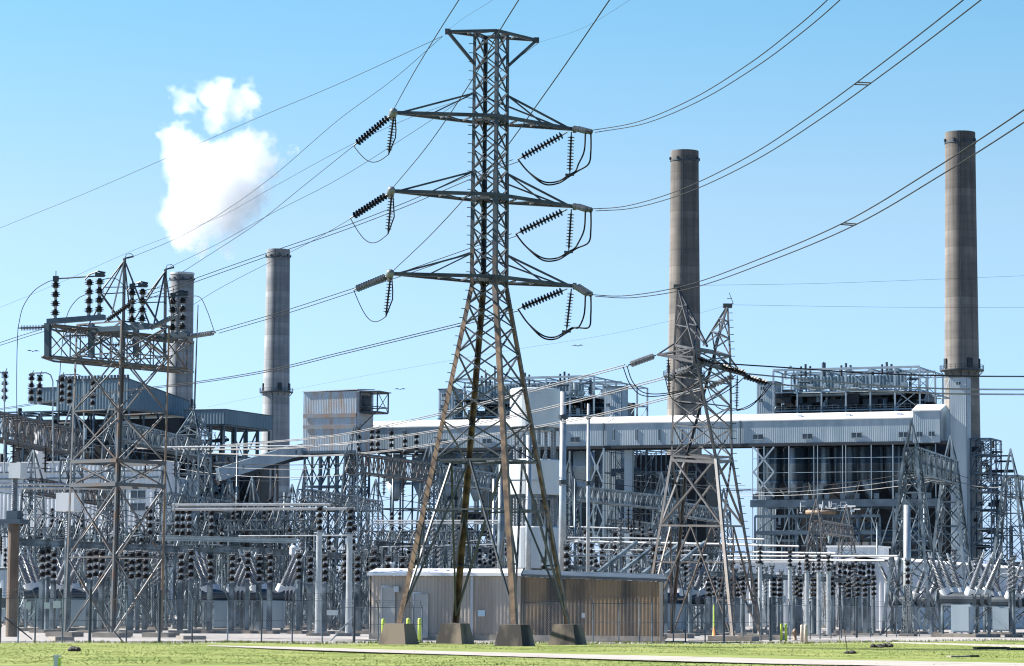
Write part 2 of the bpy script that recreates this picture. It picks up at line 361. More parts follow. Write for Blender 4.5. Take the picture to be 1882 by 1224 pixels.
# ---------------------------------------------------------------- steam cloud
def cloud():
    Y = 2600.0
    blobs = [(400, 345, 105), (350, 300, 62), (455, 285, 62), (345, 400, 62), (410, 400, 55), (330, 440, 36), (365, 452, 28), (480, 310, 42), (400, 175, 42), (340, 185, 30), (445, 190, 36), (395, 215, 30), (330, 262, 40), (545, 280, 15), (300, 250, 22), (318, 170, 16), (455, 160, 20), (500, 300, 26), (470, 355, 34), (420, 455, 20)]
    c = at(405, 300, Y); s = Y / F
    mb = MB(); h = (145 * s, 60, 195 * s)
    mb.box((0, 0, 0), (2 * h[0], 2 * h[1], 2 * h[2]))
    m = bpy.data.materials.new('steam'); m.use_nodes = True; nt = m.node_tree; nt.nodes.clear()
    L = nt.links.new; out = nt.nodes.new('ShaderNodeOutputMaterial'); pv = nt.nodes.new('ShaderNodeVolumePrincipled')
    pv.inputs['Color'].default_value = (1, 1, 1, 1); pv.inputs['Anisotropy'].default_value = .0
    L(pv.outputs[0], out.inputs['Volume'])
    tc = nt.nodes.new('ShaderNodeTexCoord')
    n1 = nt.nodes.new('ShaderNodeTexNoise'); n1.inputs['Scale'].default_value = .055; n1.inputs['Detail'].default_value = 6; n1.inputs['Roughness'].default_value = .62
    L(tc.outputs['Object'], n1.inputs[0])
    sub = nt.nodes.new('ShaderNodeVectorMath'); sub.operation = 'SUBTRACT'; sub.inputs[1].default_value = (.5, .5, .5); L(n1.outputs['Color'], sub.inputs[0])
    scl = nt.nodes.new('ShaderNodeVectorMath'); scl.operation = 'SCALE'; scl.inputs['Scale'].default_value = 46; L(sub.outputs[0], scl.inputs[0])
    ad = nt.nodes.new('ShaderNodeVectorMath'); L(tc.outputs['Object'], ad.inputs[0]); L(scl.outputs[0], ad.inputs[1])
    acc = None
    for (x, y, r) in blobs:
        p = at(x, y, Y) - c; r = r * s
        ds = nt.nodes.new('ShaderNodeVectorMath'); ds.operation = 'DISTANCE'; ds.inputs[1].default_value = (p.x, p.y + rnd.uniform(-6, 6), p.z); L(ad.outputs[0], ds.inputs[0])
        mr = nt.nodes.new('ShaderNodeMapRange'); mr.inputs[1].default_value = r; mr.inputs[2].default_value = r * .35; L(ds.outputs[1], mr.inputs[0])
        if acc is None: acc = mr.outputs[0]
        else:
            mx = nt.nodes.new('ShaderNodeMath'); mx.operation = 'MAXIMUM'; L(acc, mx.inputs[0]); L(mr.outputs[0], mx.inputs[1]); acc = mx.outputs[0]
    n2 = nt.nodes.new('ShaderNodeTexNoise'); n2.inputs['Scale'].default_value = .11; n2.inputs['Detail'].default_value = 7; n2.inputs['Roughness'].default_value = .65; L(tc.outputs['Object'], n2.inputs[0])
    er = nt.nodes.new('ShaderNodeMath'); er.operation = 'MULTIPLY_ADD'; er.inputs[1].default_value = -1.5; L(n2.outputs[0], er.inputs[0])
    ac2 = nt.nodes.new('ShaderNodeMath'); ac2.operation = 'MULTIPLY_ADD'; ac2.inputs[1].default_value = 1.9; ac2.inputs[2].default_value = .42; L(acc, ac2.inputs[0]); L(ac2.outputs[0], er.inputs[2])
    cl = nt.nodes.new('ShaderNodeClamp'); L(er.outputs[0], cl.inputs[0])
    de = nt.nodes.new('ShaderNodeMath'); de.operation = 'MULTIPLY'; de.inputs[1].default_value = .05; L(cl.outputs[0], de.inputs[0]); L(de.outputs[0], pv.inputs['Density'])
    o = mb.build('steam_cloud', m, world=False); o.location = c
    tag(o, 'white billowing steam cloud in the blue sky above the left chimneys', 'cloud')
cloud()

# ---------------------------------------------------------------- chimneys
def chimney(i, pxt, pyt, wt, pxb, wb, Y, plat, label):
    s = Y / F; H = ZY(pxt, pyt, Y); x0 = GX(pxb, Y); rt = wt * s / 2; rb = wb * s / 2
    t = thing('chimney', label, 'chimney', (x0, Y, 0), 'tall concrete power station chimneys')
    xt = at(pxt, pyt, Y).x; n = 48
    mb = MB(); prof = []; K = 24
    for k in range(K + 1):
        u = k / K; r = rb + (rt - rb) * (1 - (1 - u) ** 1.25); prof.append((u, r))
    q = V((x0, Y, H))
    mb.lathe((x0, Y, 0), q, prof, n)
    mb.f = mb.f[:-1]; mb.m = mb.m[:-1]
    mb.lathe((x0, Y, H), (x0, Y, H - 4), [(0, rt), (.02, rt * .86), (1, rt * .84)], n)
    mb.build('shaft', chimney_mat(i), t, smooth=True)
    mb = MB(); mb.lathe((x0, Y, H - 3.2), (x0, Y, H - 2.6), [(0, rt + .05), (.1, rt + .16), (.9, rt + .16), (1, rt + .05)], n)
    for a in range(8):
        g = a * math.pi / 4 + .2; mb.box((x0 + math.cos(g) * (rt + .25), Y + math.sin(g) * (rt + .25), H - 2.3), (.5, .5, .8), g)
    mb.build('light_ring', STEELD, t)
    if i == 0: mb = MB(); mb.lathe((x0, Y, H - .7), (x0, Y, H + .15), [(0, rt + .03), (.05, rt + .22), (.95, rt + .22), (1, rt - .3)], n); mb.build('rim', WHITE, t)
    if plat:
        zp = ZY(pxb, plat, Y); u = zp / H; r = rb + (rt - rb) * (1 - (1 - u) ** 1.25)
        mb = MB(); mb.lathe((x0, Y, zp - .3), (x0, Y, zp), [(0, r + .02), (0.01, r + 1.3), (.99, r + 1.3), (1, r + .02)], n)
        for a in range(28):
            g = a * 2 * math.pi / 28; g2 = (a + 1) * 2 * math.pi / 28; P = lambda g, z, e=1.25: (x0 + math.cos(g) * (r + e), Y + math.sin(g) * (r + e), zp + z)
            mb.beam(P(g, 0), P(g, 1.2), .09); mb.beam(P(g, 1.2), P(g2, 1.2), .08); mb.beam(P(g, .6), P(g2, .6), .06)
            if a % 2 == 0: mb.beam(P(g, -.3, 1.2), P(g, -1.6, .05), .14)
        mb.build('platform', STEELD, t)
        mb = MB(); 
        for g in (-1.25, -2.9, -.25): mb.box((x0 + math.cos(g) * (r - .1), Y + math.sin(g) * (r - .1), zp + 1.7), (.8, 1.5, 2.6), g)
        mb.build('doorway', DARK, t)
    mb = MB(); g = -1.75; 
    for k in range(24):
        u0, u1 = k / 24, (k + 1) / 24; f = lambda u: rb + (rt - rb) * (1 - (1 - u) ** 1.25) + .18
        mb.beam((x0 + math.cos(g) * f(u0), Y + math.sin(g) * f(u0), H * u0), (x0 + math.cos(g) * f(u1), Y + math.sin(g) * f(u1), H * u1), .16)
    mb.build('ladder', STEELD, t)
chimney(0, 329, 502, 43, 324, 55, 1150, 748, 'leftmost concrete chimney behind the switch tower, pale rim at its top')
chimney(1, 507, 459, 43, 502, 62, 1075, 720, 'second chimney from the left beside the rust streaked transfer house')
chimney(2, 1259, 278, 52, 1257, 74, 850, 690, 'concrete chimney behind the twin peaked lattice tower')
chimney(3, 1763, 244, 56, 1771, 74, 800, 680, 'tallest looking chimney at the right, beside the pale elevator shaft')
# ---------------------------------------------------------------- lattice helpers
def lerp(a, b, t): return V(a) * (1 - t) + V(b) * t
def lace(mb, B, T, ts, w, style='X', ring=True, thin=None):   # bracing on the faces between two rings of corners
    n = len(B); thin = thin or w
    for k in range(len(ts) - 1):
        a = [lerp(B[i], T[i], ts[k]) for i in range(n)]; b = [lerp(B[i], T[i], ts[k + 1]) for i in range(n)]
        for i in range(n):
            j = (i + 1) % n
            if style in 'X': mb.beam(a[i], b[j], w, thin); mb.beam(a[j], b[i], w, thin)
            elif style == 'Z': mb.beam(a[i], b[j], w, thin) if (k + i) % 2 == 0 else mb.beam(a[j], b[i], w, thin)
            elif style == 'N': mb.beam(a[i], b[j], w, thin)
            if ring: mb.beam(b[i], b[j], w, thin)
def insul(mb, p, q, r, n, r0=None, seg=10, solid=False):
    r0 = r0 or r * .26; prof = [(0, r0)]
    for k in range(n):
        a = k / n; d = 1 / n
        prof += [(a + d * .2, r0), (a + d * .36, r), (a + d * .44, r * .95), (a + d * .5, r0 * 1.1), (a + d * .98, r0)]
    prof.append((1, r0)); mb.lathe(p, q, prof, seg)
def string(p, q, r, n, label, m=PORC, group='suspension and strain insulator strings', name='insulator_string', double=0):
    p, q = V(p), V(q); d = (q - p); L = d.length; d /= L
    t = thing(name, label, 'insulator', p, group)
    sd = d.cross(UP); sd = sd.normalized() if sd.length > .1 else V((1, 0, 0))
    offs = [sd * double, -sd * double] if double else [V((0, 0, 0))]
    mb = MB(); f = MB()
    for o in offs:
        insul(mb, p + d * (.1 * L) + o, p + d * (.92 * L) + o, r, n)
        f.tube(p + d * .0 + o * .6, p + d * (.12 * L) + o, .035); f.tube(p + d * (.91 * L) + o, q, .035)
    if double: f.box(p + d * (.08 * L), (double * 2.4, double * 2.4, .05)); f.box(p + d * (.93 * L), (double * 2.4, double * 2.4, .05))
    mb.build('disc_stack', m, t); f.build('fitting', STEELD, t)
    return t
def sag(p, q, s, n=24):
    p, q = V(p), V(q); return [lerp(p, q, i / n) - UP * (4 * s * (i / n) * (1 - i / n)) for i in range(n + 1)]
def wire(p, q, s, r, label, m=WIRE, group=None, n=24, name='power_line', cat='cable'):
    mb = MB(); mb.path(sag(p, q, s, n), r, 5); o = mb.build(name, m, None, smooth=True); return tag(o, label, cat, group)
def pix_wire(pts, r, label, m=WIRE, group=None, name='power_line', cat='cable', pair=0, spacers=(), sub=8):
    # the sight lines pin a few points of the cable, each at its own distance; a smooth curve joins them
    P = [at(*a) for a in pts]; out = []
    for i in range(len(P) - 1):
        p0 = P[i - 1] if i else P[i] * 2 - P[i + 1]; p1, p2 = P[i], P[i + 1]; p3 = P[i + 2] if i + 2 < len(P) else P[i + 1] * 2 - P[i]
        for k in range(sub):
            t = k / sub; out.append(.5 * ((2 * p1) + (p2 - p0) * t + (2 * p0 - 5 * p1 + 4 * p2 - p3) * t * t + (3 * p1 - p0 - 3 * p2 + p3) * t ** 3))
    out.append(P[-1])
    if not pair:
        mb = MB(); mb.path(out, r, 5); return tag(mb.build(name, m, smooth=True), label, cat, group)
    t = thing(name, label, cat, out[0], group)
    for sgn in (-1, 1):
        o = [p + V((pair * .5 * sgn, 0, -.12 * sgn * pair)) for p in out]
        mb = MB(); mb.path(o, r, 5); mb.build('conductor', m, t, smooth=True)
    for u in spacers:
        p = out[int(u * (len(out) - 1))]; mb = MB(); h = pair * .5
        d = (out[int(u * (len(out) - 1)) + 1] - p).normalized() * .25
        a, b = p + V((-h, 0, .12 * pair)), p + V((h, 0, -.12 * pair))
        mb.tube(a - d * 1.6, b, .02); mb.tube(a, b + d * 1.6, .02); mb.build('spacer', WIRE, t)
    return t

# ---------------------------------------------------------------- main tower
TY = 136.0; s_ = F / TY
ang = math.radians(20); DA = V((math.cos(ang), math.sin(ang), 0)); DN = V((math.sin(ang), -math.cos(ang), 0))
def ring4(cx, z, h): c = V((cx, TY, z)); return [c - DA * h, c + DN * h, c + DA * h, c - DN * h]    # left, near, right, far
z0, z1, z2 = ZY(890, 1146, TY), ZY(899, 528, TY), ZY(903, 62, TY)
cb, cm, ct = at(890, 1146, TY).x, at(899, 528, TY).x, at(903, 62, TY).x
RB, RMd, RT = ring4(cb, z0, 4.12), ring4(cm, z1, .86), ring4(ct, z2, .82)
T1 = thing('transmission_tower', 'tall steel lattice transmission tower with three crossarms, standing on four concrete footings in the foreground', 'transmission tower', (cb, TY, 0))
CEN = [V((cb, TY, 0)), V((cm, TY, 0))]
for i in range(4):
    mb = MB(); out = RB[i] - V((cb, TY, z0))
    for a, b, w in ((RB[i], lerp(RB[i], RMd[i], .5), .25), (lerp(RB[i], RMd[i], .5), RMd[i], .225), (RMd[i], lerp(RMd[i], RT[i], .45), .20), (lerp(RMd[i], RT[i], .45), RT[i], .155)):
        mb.ell(a, b, w, w * .13, out)
        mb.beam(lerp(a, b, .94), b + (b - a).normalized() * .25, w * .9, w * .9) if False else None
    mb.build('leg', LEGM, T1)
def splices(a, b, ts, w):
    mb = MB()
    for t in ts:
        for i in range(4): p, q = lerp(a[i], b[i], t - .02), lerp(a[i], b[i], t + .02); mb.beam(p, q, w)
    return mb
br = MB()
zs = [z0 + .35, ZY(890, 945, TY), ZY(890, 848, TY), ZY(890, 775, TY), ZY(890, 710, TY), ZY(890, 650, TY), ZY(890, 600, TY), ZY(890, 560, TY), z1]
ts = [(z - z0) / (z1 - z0) for z in zs]
# big lower panel: K pattern with sub-members
def rr(t): return [lerp(RB[i], RMd[i], t) for i in range(4)]
lo, hi = rr(ts[0]), rr(ts[2]); mid = rr(ts[1])
for i in range(4):
    j = (i + 1) % 4; m_ = (hi[i] + hi[j]) / 2
    br.beam(lo[i], m_, .09); br.beam(lo[j], m_, .09); br.beam(hi[i], hi[j], .10)
    for a, b in ((lo[i], hi[i]), (lo[j], hi[j])):
        q = lerp(a, b, .33); k = lerp(a, m_, .33); br.beam(q, k, .08)
        q2 = lerp(a, b, .68); k2 = lerp(a, m_, .68); br.beam(q2, k2, .08); br.beam(q2, k, .08)
    k1, k2 = lerp(lo[i], m_, .68), lerp(lo[j], m_, .68); br.beam(k1, k2, .08)
for k in range(2, len(ts) - 1):
    a, b = rr(ts[k]), rr(ts[k + 1])
    for i in range(4):
        j = (i + 1) % 4; br.beam(a[i], b[j], .075, .06); br.beam(a[j], b[i], .075, .06)
br.beam(hi[0], hi[2], .09); br.beam(hi[1], hi[3], .09)
N_ = 13
for k in range(N_):
    a = [lerp(RMd[i], RT[i], k / N_) for i in range(4)]; b = [lerp(RMd[i], RT[i], (k + 1) / N_) for i in range(4)]
    for i in range(4):
        j = (i + 1) % 4; br.beam(a[i], b[j], .075, .05); br.beam(a[j], b[i], .075, .05)
for i in range(4): br.beam(RT[i], RT[(i + 1) % 4], .1)
br.build('bracing', BRACEM, T1)
for k in range(62):
    z = z0 + 2.5 + k * .43
    p = lerp(RB[0], RMd[0], (z - z0) / (z1 - z0)) if z < z1 else lerp(RMd[0], RT[0], (z - z1) / (z2 - z1))
    if z < z2: pg = MB(); pg.tube(p, p - DA * .28, .02, n=5); pg.build('climbing_peg', STEELD, T1)
def arm(name, tl, tr, zc, up=1.25, w=.135):
    mb = MB(); t = (zc - z1) / (z2 - z1)
    ri = [lerp(RMd[i], RT[i], max(0, t)) for i in range(4)]; tu_ = (zc + up - z1) / (z2 - z1); ru = [lerp(RMd[i], RT[i], tu_) for i in range(4)]
    for tip, side in ((tl, 0), (tr, 2)):
        mb.beam(tip, ri[1] + UP * .12, w, w * 1.2); mb.beam(tip, ri[3] - UP * .0, w, w)
        mb.beam(ri[1] + UP * .12, ri[3], w * .7)
        for q in (.25, .5, .75):
            mb.beam(lerp(tip, ri[1], q), lerp(tip, ri[3], q), w * .55)
        mb.beam(lerp(tip, ri[1], .5), lerp(tip, ri[3], .25), w * .5); mb.beam(lerp(tip, ri[1], .5), lerp(tip, ri[3], .75), w * .5); mb.beam(lerp(tip, ri[1], .0), lerp(tip, ri[3], .25), w * .5)
        mb.beam(lerp(tip, ri[side], .06), ru[side], .085); mb.beam(lerp(tip, ri[side], .42), ru[side], .06)
        if side == 2: mb.beam(lerp(tip, ri[3], .12) , ru[3], .07)
        mb.box(tip, (.18, .18, .3))
    for i in range(4): mb.beam(ri[i], ri[(i + 1) % 4], w)
    mb.build(name, BRACEM, T1)
# arm tips as seen, each at the distance the arm's direction gives
LT, RTp = TY - 1.7, TY + 1.6
tipsL = [at(724, 207, LT), at(720, 351, LT), at(718, 503, LT)]
tipsR = [at(1056, 238, RTp), at(1056, 380, RTp), at(1056, 526, RTp)]
for a, b, y in zip(tipsL, tipsR, (222, 366, 516)): arm('crossarm', a, b, ZY(900, y, TY))
mb = MB(); TL, TR = at(823, 58, TY - .8), at(986, 74, TY + .8)
lowr = [lerp(RMd[i], RT[i], .875) for i in range(4)]
mb.beam(TL, RT[1], .13); mb.beam(TL, RT[3], .12); mb.beam(TR, RT[1], .13); mb.beam(TR, RT[3], .12)
mb.beam(TL, lowr[0], .13); mb.beam(TR, lowr[2], .13); mb.box(TL, (.25, .2, .25)); mb.box(TR, (.25, .2, .25))
for tip in (TL, TR): mb.beam(lerp(tip, RT[1], .5), lerp(tip, RT[3], .5), .07)
mb.build('earthwire_arm', BRACEM, T1)
for i in range(4):
    c = RB[i].copy(); c.z = 0; h = .50; b = .72
    A = [c + V((sx * b, sy * b, -.05)) for sx, sy in ((-1, -1), (1, -1), (1, 1), (-1, 1))]; R_ = Matrix.Rotation(math.radians(-25), 3, 'Z')
    A = [c + R_ @ V((sx * b, sy * b, -.05)) for sx, sy in ((-1, -1), (1, -1), (1, 1), (-1, 1))]
    T_ = [c + R_ @ V((sx * h, sy * h, z0 - .02)) for sx, sy in ((-1, -1), (1, -1), (1, 1), (-1, 1))]
    mb = MB(); mb.hexa(A, T_); f = mb.build('footing', CONCD, T1)
    mb = MB(); mb.box(c + UP * (z0 + .02), (.55, .55, .05), math.radians(-25)); mb.build('base_plate', STEELD, T1) if False else None

# strings on the main tower
tier = ('top', 'middle', 'bottom')
LS = [((650, 268), (714, 284)), ((644, 401), (713, 430)), ((650, 533), (709, 582))]
RS = [((952, 293), (1047, 320)), ((948, 430), (1045, 462)), ((952, 568), (1041, 608))]
for k in range(3):
    tl, tr = tipsL[k], tipsR[k]; sz = tier[k]
    e = at(*LS[k][0], LT + 1.2); d = at(*LS[k][1], LT)
    string(tl - V((.1, 0, .1)), e, .18, 12, 'slanting dark insulator string on the left tip of the %s crossarm' % sz, PORCG if k == 2 else PORC)
    string(tl - UP * .12, d, .16, 11, 'hanging insulator string under the left tip of the %s crossarm' % sz)
    m_ = lerp(e, d, .55) - UP * .8
    P = [e, lerp(e, m_, .5) - UP * .28, m_, lerp(m_, d, .5) - UP * .12, d]
    mb = MB(); mb.path([lerp(e, d, i / 14) - UP * (math.sin(math.pi * i / 14) * (.75 if k else .55)) for i in range(15)], .02)
    tag(mb.build('jumper_cable', WIRE), 'thin slack jumper under the left tip of the %s crossarm' % sz, 'cable', 'jumper loops on the foreground tower')
    mb = MB(); mb.path([tl + V((.05, 0, -.1)), tl + V((.1, .1, -.8)), lerp(tl, d, .6) + V((.22, 0, 0)), d], .03)
    tag(mb.build('jumper_cable', WIRE), 'short jumper beside the hanging string at the left tip of the %s crossarm' % sz, 'cable', 'jumper loops on the foreground tower')
    mb = MB(); mb.lathe(tl - DN * .0 + V((.02, -.35, .05)), tl + V((-.12, .5, -.15)), [(0, .12), (.2, .2), (.8, .2), (1, .12)]); tag(mb.build('insulator_string', PORCG, smooth=True), 'end-on strain insulator at the left tip of the %s crossarm, towards the viewer' % sz, 'insulator', 'suspension and strain insulator strings')
    e2 = at(*RS[k][0], RTp + 1.0); d2 = at(*RS[k][1], RTp)
    string(tr + V((-.35, .05, -.12)), e2, .19, 13, 'slanting double insulator string under the right end of the %s crossarm' % sz, PORC)
    string(tr - V((.15, 0, .12)), d2, .17, 11, 'hanging insulator string under the right end of the %s crossarm' % sz)
    g = at(1086, (243, 387, 543)[k], RTp - 1.2)
    string(tr + V((.0, -.1, .05)), g, .14, 8, 'short end-on double insulator string at the right tip of the %s crossarm' % sz, PORCG, double=.12)
    for j, o in enumerate((-.26, 0)):
        P = [g + V((o, 0, -.03)), g + V((o * 1.2, 0, -.9)), g + V((o * 1.8 - .1, 0, -1.5)), d2 + V((.28 + .1 * j, 0, .15)), d2 + V((0, 0, -.02 - .08 * j)), d2 + V((-.55, .9, -.22 - .1 * j)), lerp(d2, e2, .5) - UP * (.72 + .1 * j), lerp(d2, e2, .8) - UP * .45, e2]
        pts = []
        for i in range(len(P) - 1):
            p0 = P[max(i - 1, 0)]; p1 = P[i]; p2 = P[i + 1]; p3 = P[min(i + 2, len(P) - 1)]
            for q in range(6): t = q / 6; pts.append(.5 * ((2 * p1) + (p2 - p0) * t + (2 * p0 - 5 * p1 + 4 * p2 - p3) * t * t + (3 * p1 - p0 - 3 * p2 + p3) * t ** 3))
        pts.append(P[-1]); mb = MB(); mb.path(pts, .04)
        tag(mb.build('jumper_cable', WIRE, smooth=True), '%s heavy jumper loop below the right end of the %s crossarm' % (('outer', 'inner')[j], sz), 'cable', 'jumper loops on the foreground tower')
    mb = MB(); mb.box(d2 - UP * .03, (.42, .12, .1)); tag(mb.build('jumper_clamp', STEELD), 'small clamp yoke below the hanging string at the right of the %s crossarm' % sz, 'clamp')

# lines of the main tower
gl = 'overhead conductors meeting at the foreground tower'
pix_wire([(1088, 242, 136), (1180, 225, 126), (1280, 183, 115), (1380, 122, 103), (1460, 62, 94), (1535, -3, 87), (1640, -110, 78)], .019, 'double line rising to the top right from the top crossarm', WIRE, gl, pair=.30, spacers=())
pix_wire([(1088, 386, 136), (1160, 380, 129), (1260, 350, 117), (1380, 292, 105), (1500, 215, 94), (1640, 113, 83), (1790, -3, 73), (1900, -95, 66)], .019, 'double line rising to the top right from the middle crossarm, with a spacer', WIRE, gl, pair=.34, spacers=(.675,))
pix_wire([(1088, 543, 136), (1160, 545, 130), (1270, 526, 119), (1400, 480, 106), (1560, 412, 93), (1720, 318, 82), (1890, 208, 72), (2050, 95, 64)], .020, 'double line rising to the right edge from the bottom crossarm, with a spacer', WIRE, gl, pair=.34, spacers=(.575,))
pix_wire([(724, 200, 134), (758, 138, 115), (800, 68, 98), (845, -3, 85), (900, -90, 72)], .017, 'single line climbing to the top edge from the left tip of the top crossarm', WIRE, gl)
pix_wire([(722, 345, 134), (790, 262, 112), (870, 143, 95), (915, 62, 86), (955, -3, 80), (1010, -90, 73)], .017, 'single line climbing to the top edge from the left tip of the middle crossarm', WIRE, gl)
pix_wire([(722, 498, 134), (800, 423, 114), (900, 310, 97), (1010, 160, 83), (1122, -3, 73), (1180, -90, 68)], .017, 'single line climbing to the top edge from the left tip of the bottom crossarm', WIRE, gl)
pix_wire([(818, 60, 135), (850, 35, 110), (910, -3, 92), (960, -40, 80)], .005, 'thin earth wire rising from the left top corner of the foreground tower', WIRE, gl)
pix_wire([(990, 78, 137), (1070, 52, 112), (1160, -2, 92), (1210, -40, 84)], .005, 'thin earth wire rising from the right top corner of the foreground tower', WIRE, gl)
pix_wire([(814, 66, 135), (620, 155, 150), (470, 218, 163), (300, 293, 180), (150, 358, 200), (0, 419, 225), (-60, 445, 236)], .014, 'long earth wire sloping down to the left edge past the top of the cloud', WIRE, gl)
pix_wire([(812, 68, 135), (720, 148, 141), (620, 222, 147), (500, 325, 153), (400, 396, 158), (320, 440, 161), (236, 475, 164)], .013, 'line crossing the cloud down to the tip of the left peak of the switch tower', WIRE, gl)
pix_wire([(862, 178, 150), (740, 222, 160), (620, 279, 170), (500, 345, 185), (400, 400, 200), (250, 458, 225), (120, 515, 260), (0, 565, 300), (-60, 585, 320)], .012, 'faint line crossing the cloud and running on down to the left edge', WIRE, gl)
pix_wire([(650, 268, 135.6), (560, 340, 145), (470, 412, 150), (385, 468, 155), (300, 522, 159), (243, 556, 162)], .014, 'line from the top left insulator string down to the switch tower', WIRE, gl)
pix_wire([(988, 80, 138), (860, 175, 143), (740, 255, 148), (620, 330, 152), (500, 392, 157), (400, 448, 160), (312, 491, 163)], .012, 'earth wire behind the foreground tower down to the right peak of the switch tower', WIRE, gl)
pix_wire([(948, 295, 138.7), (868, 324, 144), (740, 378, 149), (620, 424, 153), (480, 472, 157), (350, 518, 160), (244, 556, 162)], .02, 'double line from the upper right insulators down to the nearest switch phase', WIRE, gl, pair=.32)
pix_wire([(645, 402, 135.6), (570, 445, 144), (494, 483, 149), (400, 532, 155), (326, 579, 162)], .012, 'thin line past the mouth of the second chimney to the middle switch phase', WIRE, gl)
pix_wire([(946, 431, 138.7), (866, 459, 144), (740, 503, 148), (650, 533, 152), (520, 575, 157), (397, 611, 163)], .02, 'double line from the middle right insulators to the rightmost switch phase', WIRE, gl, pair=.32)
pix_wire([(948, 570, 138.7), (846, 596, 146), (740, 622, 152), (620, 651, 160), (500, 680, 169), (360, 703, 182), (200, 722, 200), (0, 752, 235), (-60, 762, 248)], .024, 'double line from the lower right insulators running to the left edge below the cloud', WIRE, gl, pair=.25)
pix_wire([(82, 606, 163), (40, 619, 168), (0, 632, 173), (-60, 650, 180)], .02, 'double line leaving the switch tower at the left edge', WIRE, gl, pair=.3)
pix_wire([(1080, 570, 300), (900, 620, 330), (620, 690, 380), (380, 752, 430)], .02, 'faint far line crossing the second chimney', WIRE, gl) if False else None
gw = 'pale double lines between the far towers'
pix_wire([(1152, 671, 172), (1000, 712, 182), (860, 748, 192), (740, 776, 202), (620, 800, 214), (500, 812, 226), (380, 820, 238), (260, 822, 250)], .035, 'upper pale line sagging from the twin peaked tower to the left', WIREL, gw, pair=.25)
pix_wire([(1222, 694, 174), (1080, 732, 184), (940, 765, 194), (800, 792, 206), (660, 812, 218), (520, 824, 230), (380, 826, 242), (250, 824, 254)], .035, 'middle pale line sagging from the twin peaked tower to the left', WIREL, gw, pair=.25)
pix_wire([(1300, 712, 178), (1120, 758, 190), (1000, 782, 200), (860, 806, 212), (700, 830, 226), (560, 838, 240), (380, 833, 254)], .035, 'lower pale line sagging from the twin peaked tower to the left', WIREL, gw, pair=.25)
gr_ = 'lines running right from the twin peaked tower'
pix_wire([(1312, 667, 172), (1450, 676, 176), (1600, 686, 182), (1760, 691, 188), (1900, 692, 194)], .024, 'top dark line from the twin peaked tower to the right edge', WIRE, gr_, pair=.2)
pix_wire([(1374, 687, 173), (1500, 699, 178), (1640, 710, 184), (1760, 715, 190), (1900, 716, 196)], .027, 'middle pale line from the twin peaked tower to the right edge', WIREL, gr_, pair=.25)
pix_wire([(1414, 705, 175), (1520, 714, 179), (1640, 720, 185), (1760, 724, 191), (1900, 725, 197)], .027, 'lowest pale line from the twin peaked tower to the right edge', WIREL, gr_, pair=.25)
pix_wire([(1246, 525, 172), (1500, 521, 186), (1700, 514, 200), (1900, 506, 215)], .008, 'thin earth wire from the left peak of the twin peaked tower to the right edge', WIRE, gr_)
pix_wire([(1340, 560, 177), (1520, 563, 190), (1700, 565, 204), (1900, 565, 220)], .008, 'thin earth wire from the right peak of the twin peaked tower to the right edge', WIRE, gr_)
pix_wire([(1334, 562, 178), (1230, 590, 186), (1100, 618, 196), (900, 650, 215), (620, 700, 250), (380, 748, 285)], .007, 'very thin wire from the right peak of the twin peaked tower to the far left', WIRE, gr_)
# ---------------------------------------------------------------- twin peaked tower
Y2 = 175.0
def P2(px, py, Y): return at(px, py, Y)
ft = [gp(1180, 175), gp(1348, 167), gp(1402, 176), gp(1233, 182)]       # left, near, right, far
wa = [P2(1235, 838, 175), P2(1316, 842, 172), P2(1345, 840, 176), P2(1263, 836, 178)]
up = [P2(1240, 634, 174), P2(1276, 642, 171), P2(1342, 655, 176), P2(1314, 646, 179)]
T2 = thing('lattice_tower', 'brown grey lattice tower with two pointed peaks, right of the beige shed', 'transmission tower', V((GX(1291, Y2), Y2, 0)))
cc = V((GX(1291, Y2), Y2, 0))
for i in range(4):
    mb = MB(); mb.ell(ft[i], wa[i], .175, .03, ft[i] - cc); mb.ell(wa[i], up[i], .14, .025, ft[i] - cc); mb.build('leg', LEG2, T2)
br = MB()
for t0, t1 in ((0.0, .62), (.62, 1)):
    a = [lerp(ft[i], wa[i], t0) for i in range(4)]; b = [lerp(ft[i], wa[i], t1) for i in range(4)]
    for i in range(4):
        j = (i + 1) % 4; br.beam(b[i], b[j], .11)
        if t0 == 0:
            m_ = (b[i] + b[j]) / 2; br.beam(a[i], m_, .09); br.beam(a[j], m_, .09)
            for q in (.35, .68): br.beam(lerp(a[i], b[i], q), lerp(a[i], m_, q), .07); br.beam(lerp(a[j], b[j], q), lerp(a[j], m_, q), .07)
            br.beam(lerp(a[i], b[i], .68), lerp(a[i], m_, .35), .06); br.beam(lerp(a[j], b[j], .68), lerp(a[j], m_, .35), .06)
        else: br.beam(a[i], b[j], .11); br.beam(a[j], b[i], .11)
for i in range(4): br.beam(wa[i] - UP * .25, wa[(i + 1) % 4] - UP * .25, .22, .16)
lace(br, wa, up, [0, .28, .5, .72, .88, 1], .065)
for i in range(4): br.beam(up[i], up[(i + 1) % 4], .14)
br.beam(up[0], up[2], .1); br.beam(up[1], up[3], .1)
br.build('bracing', LEG2, T2)
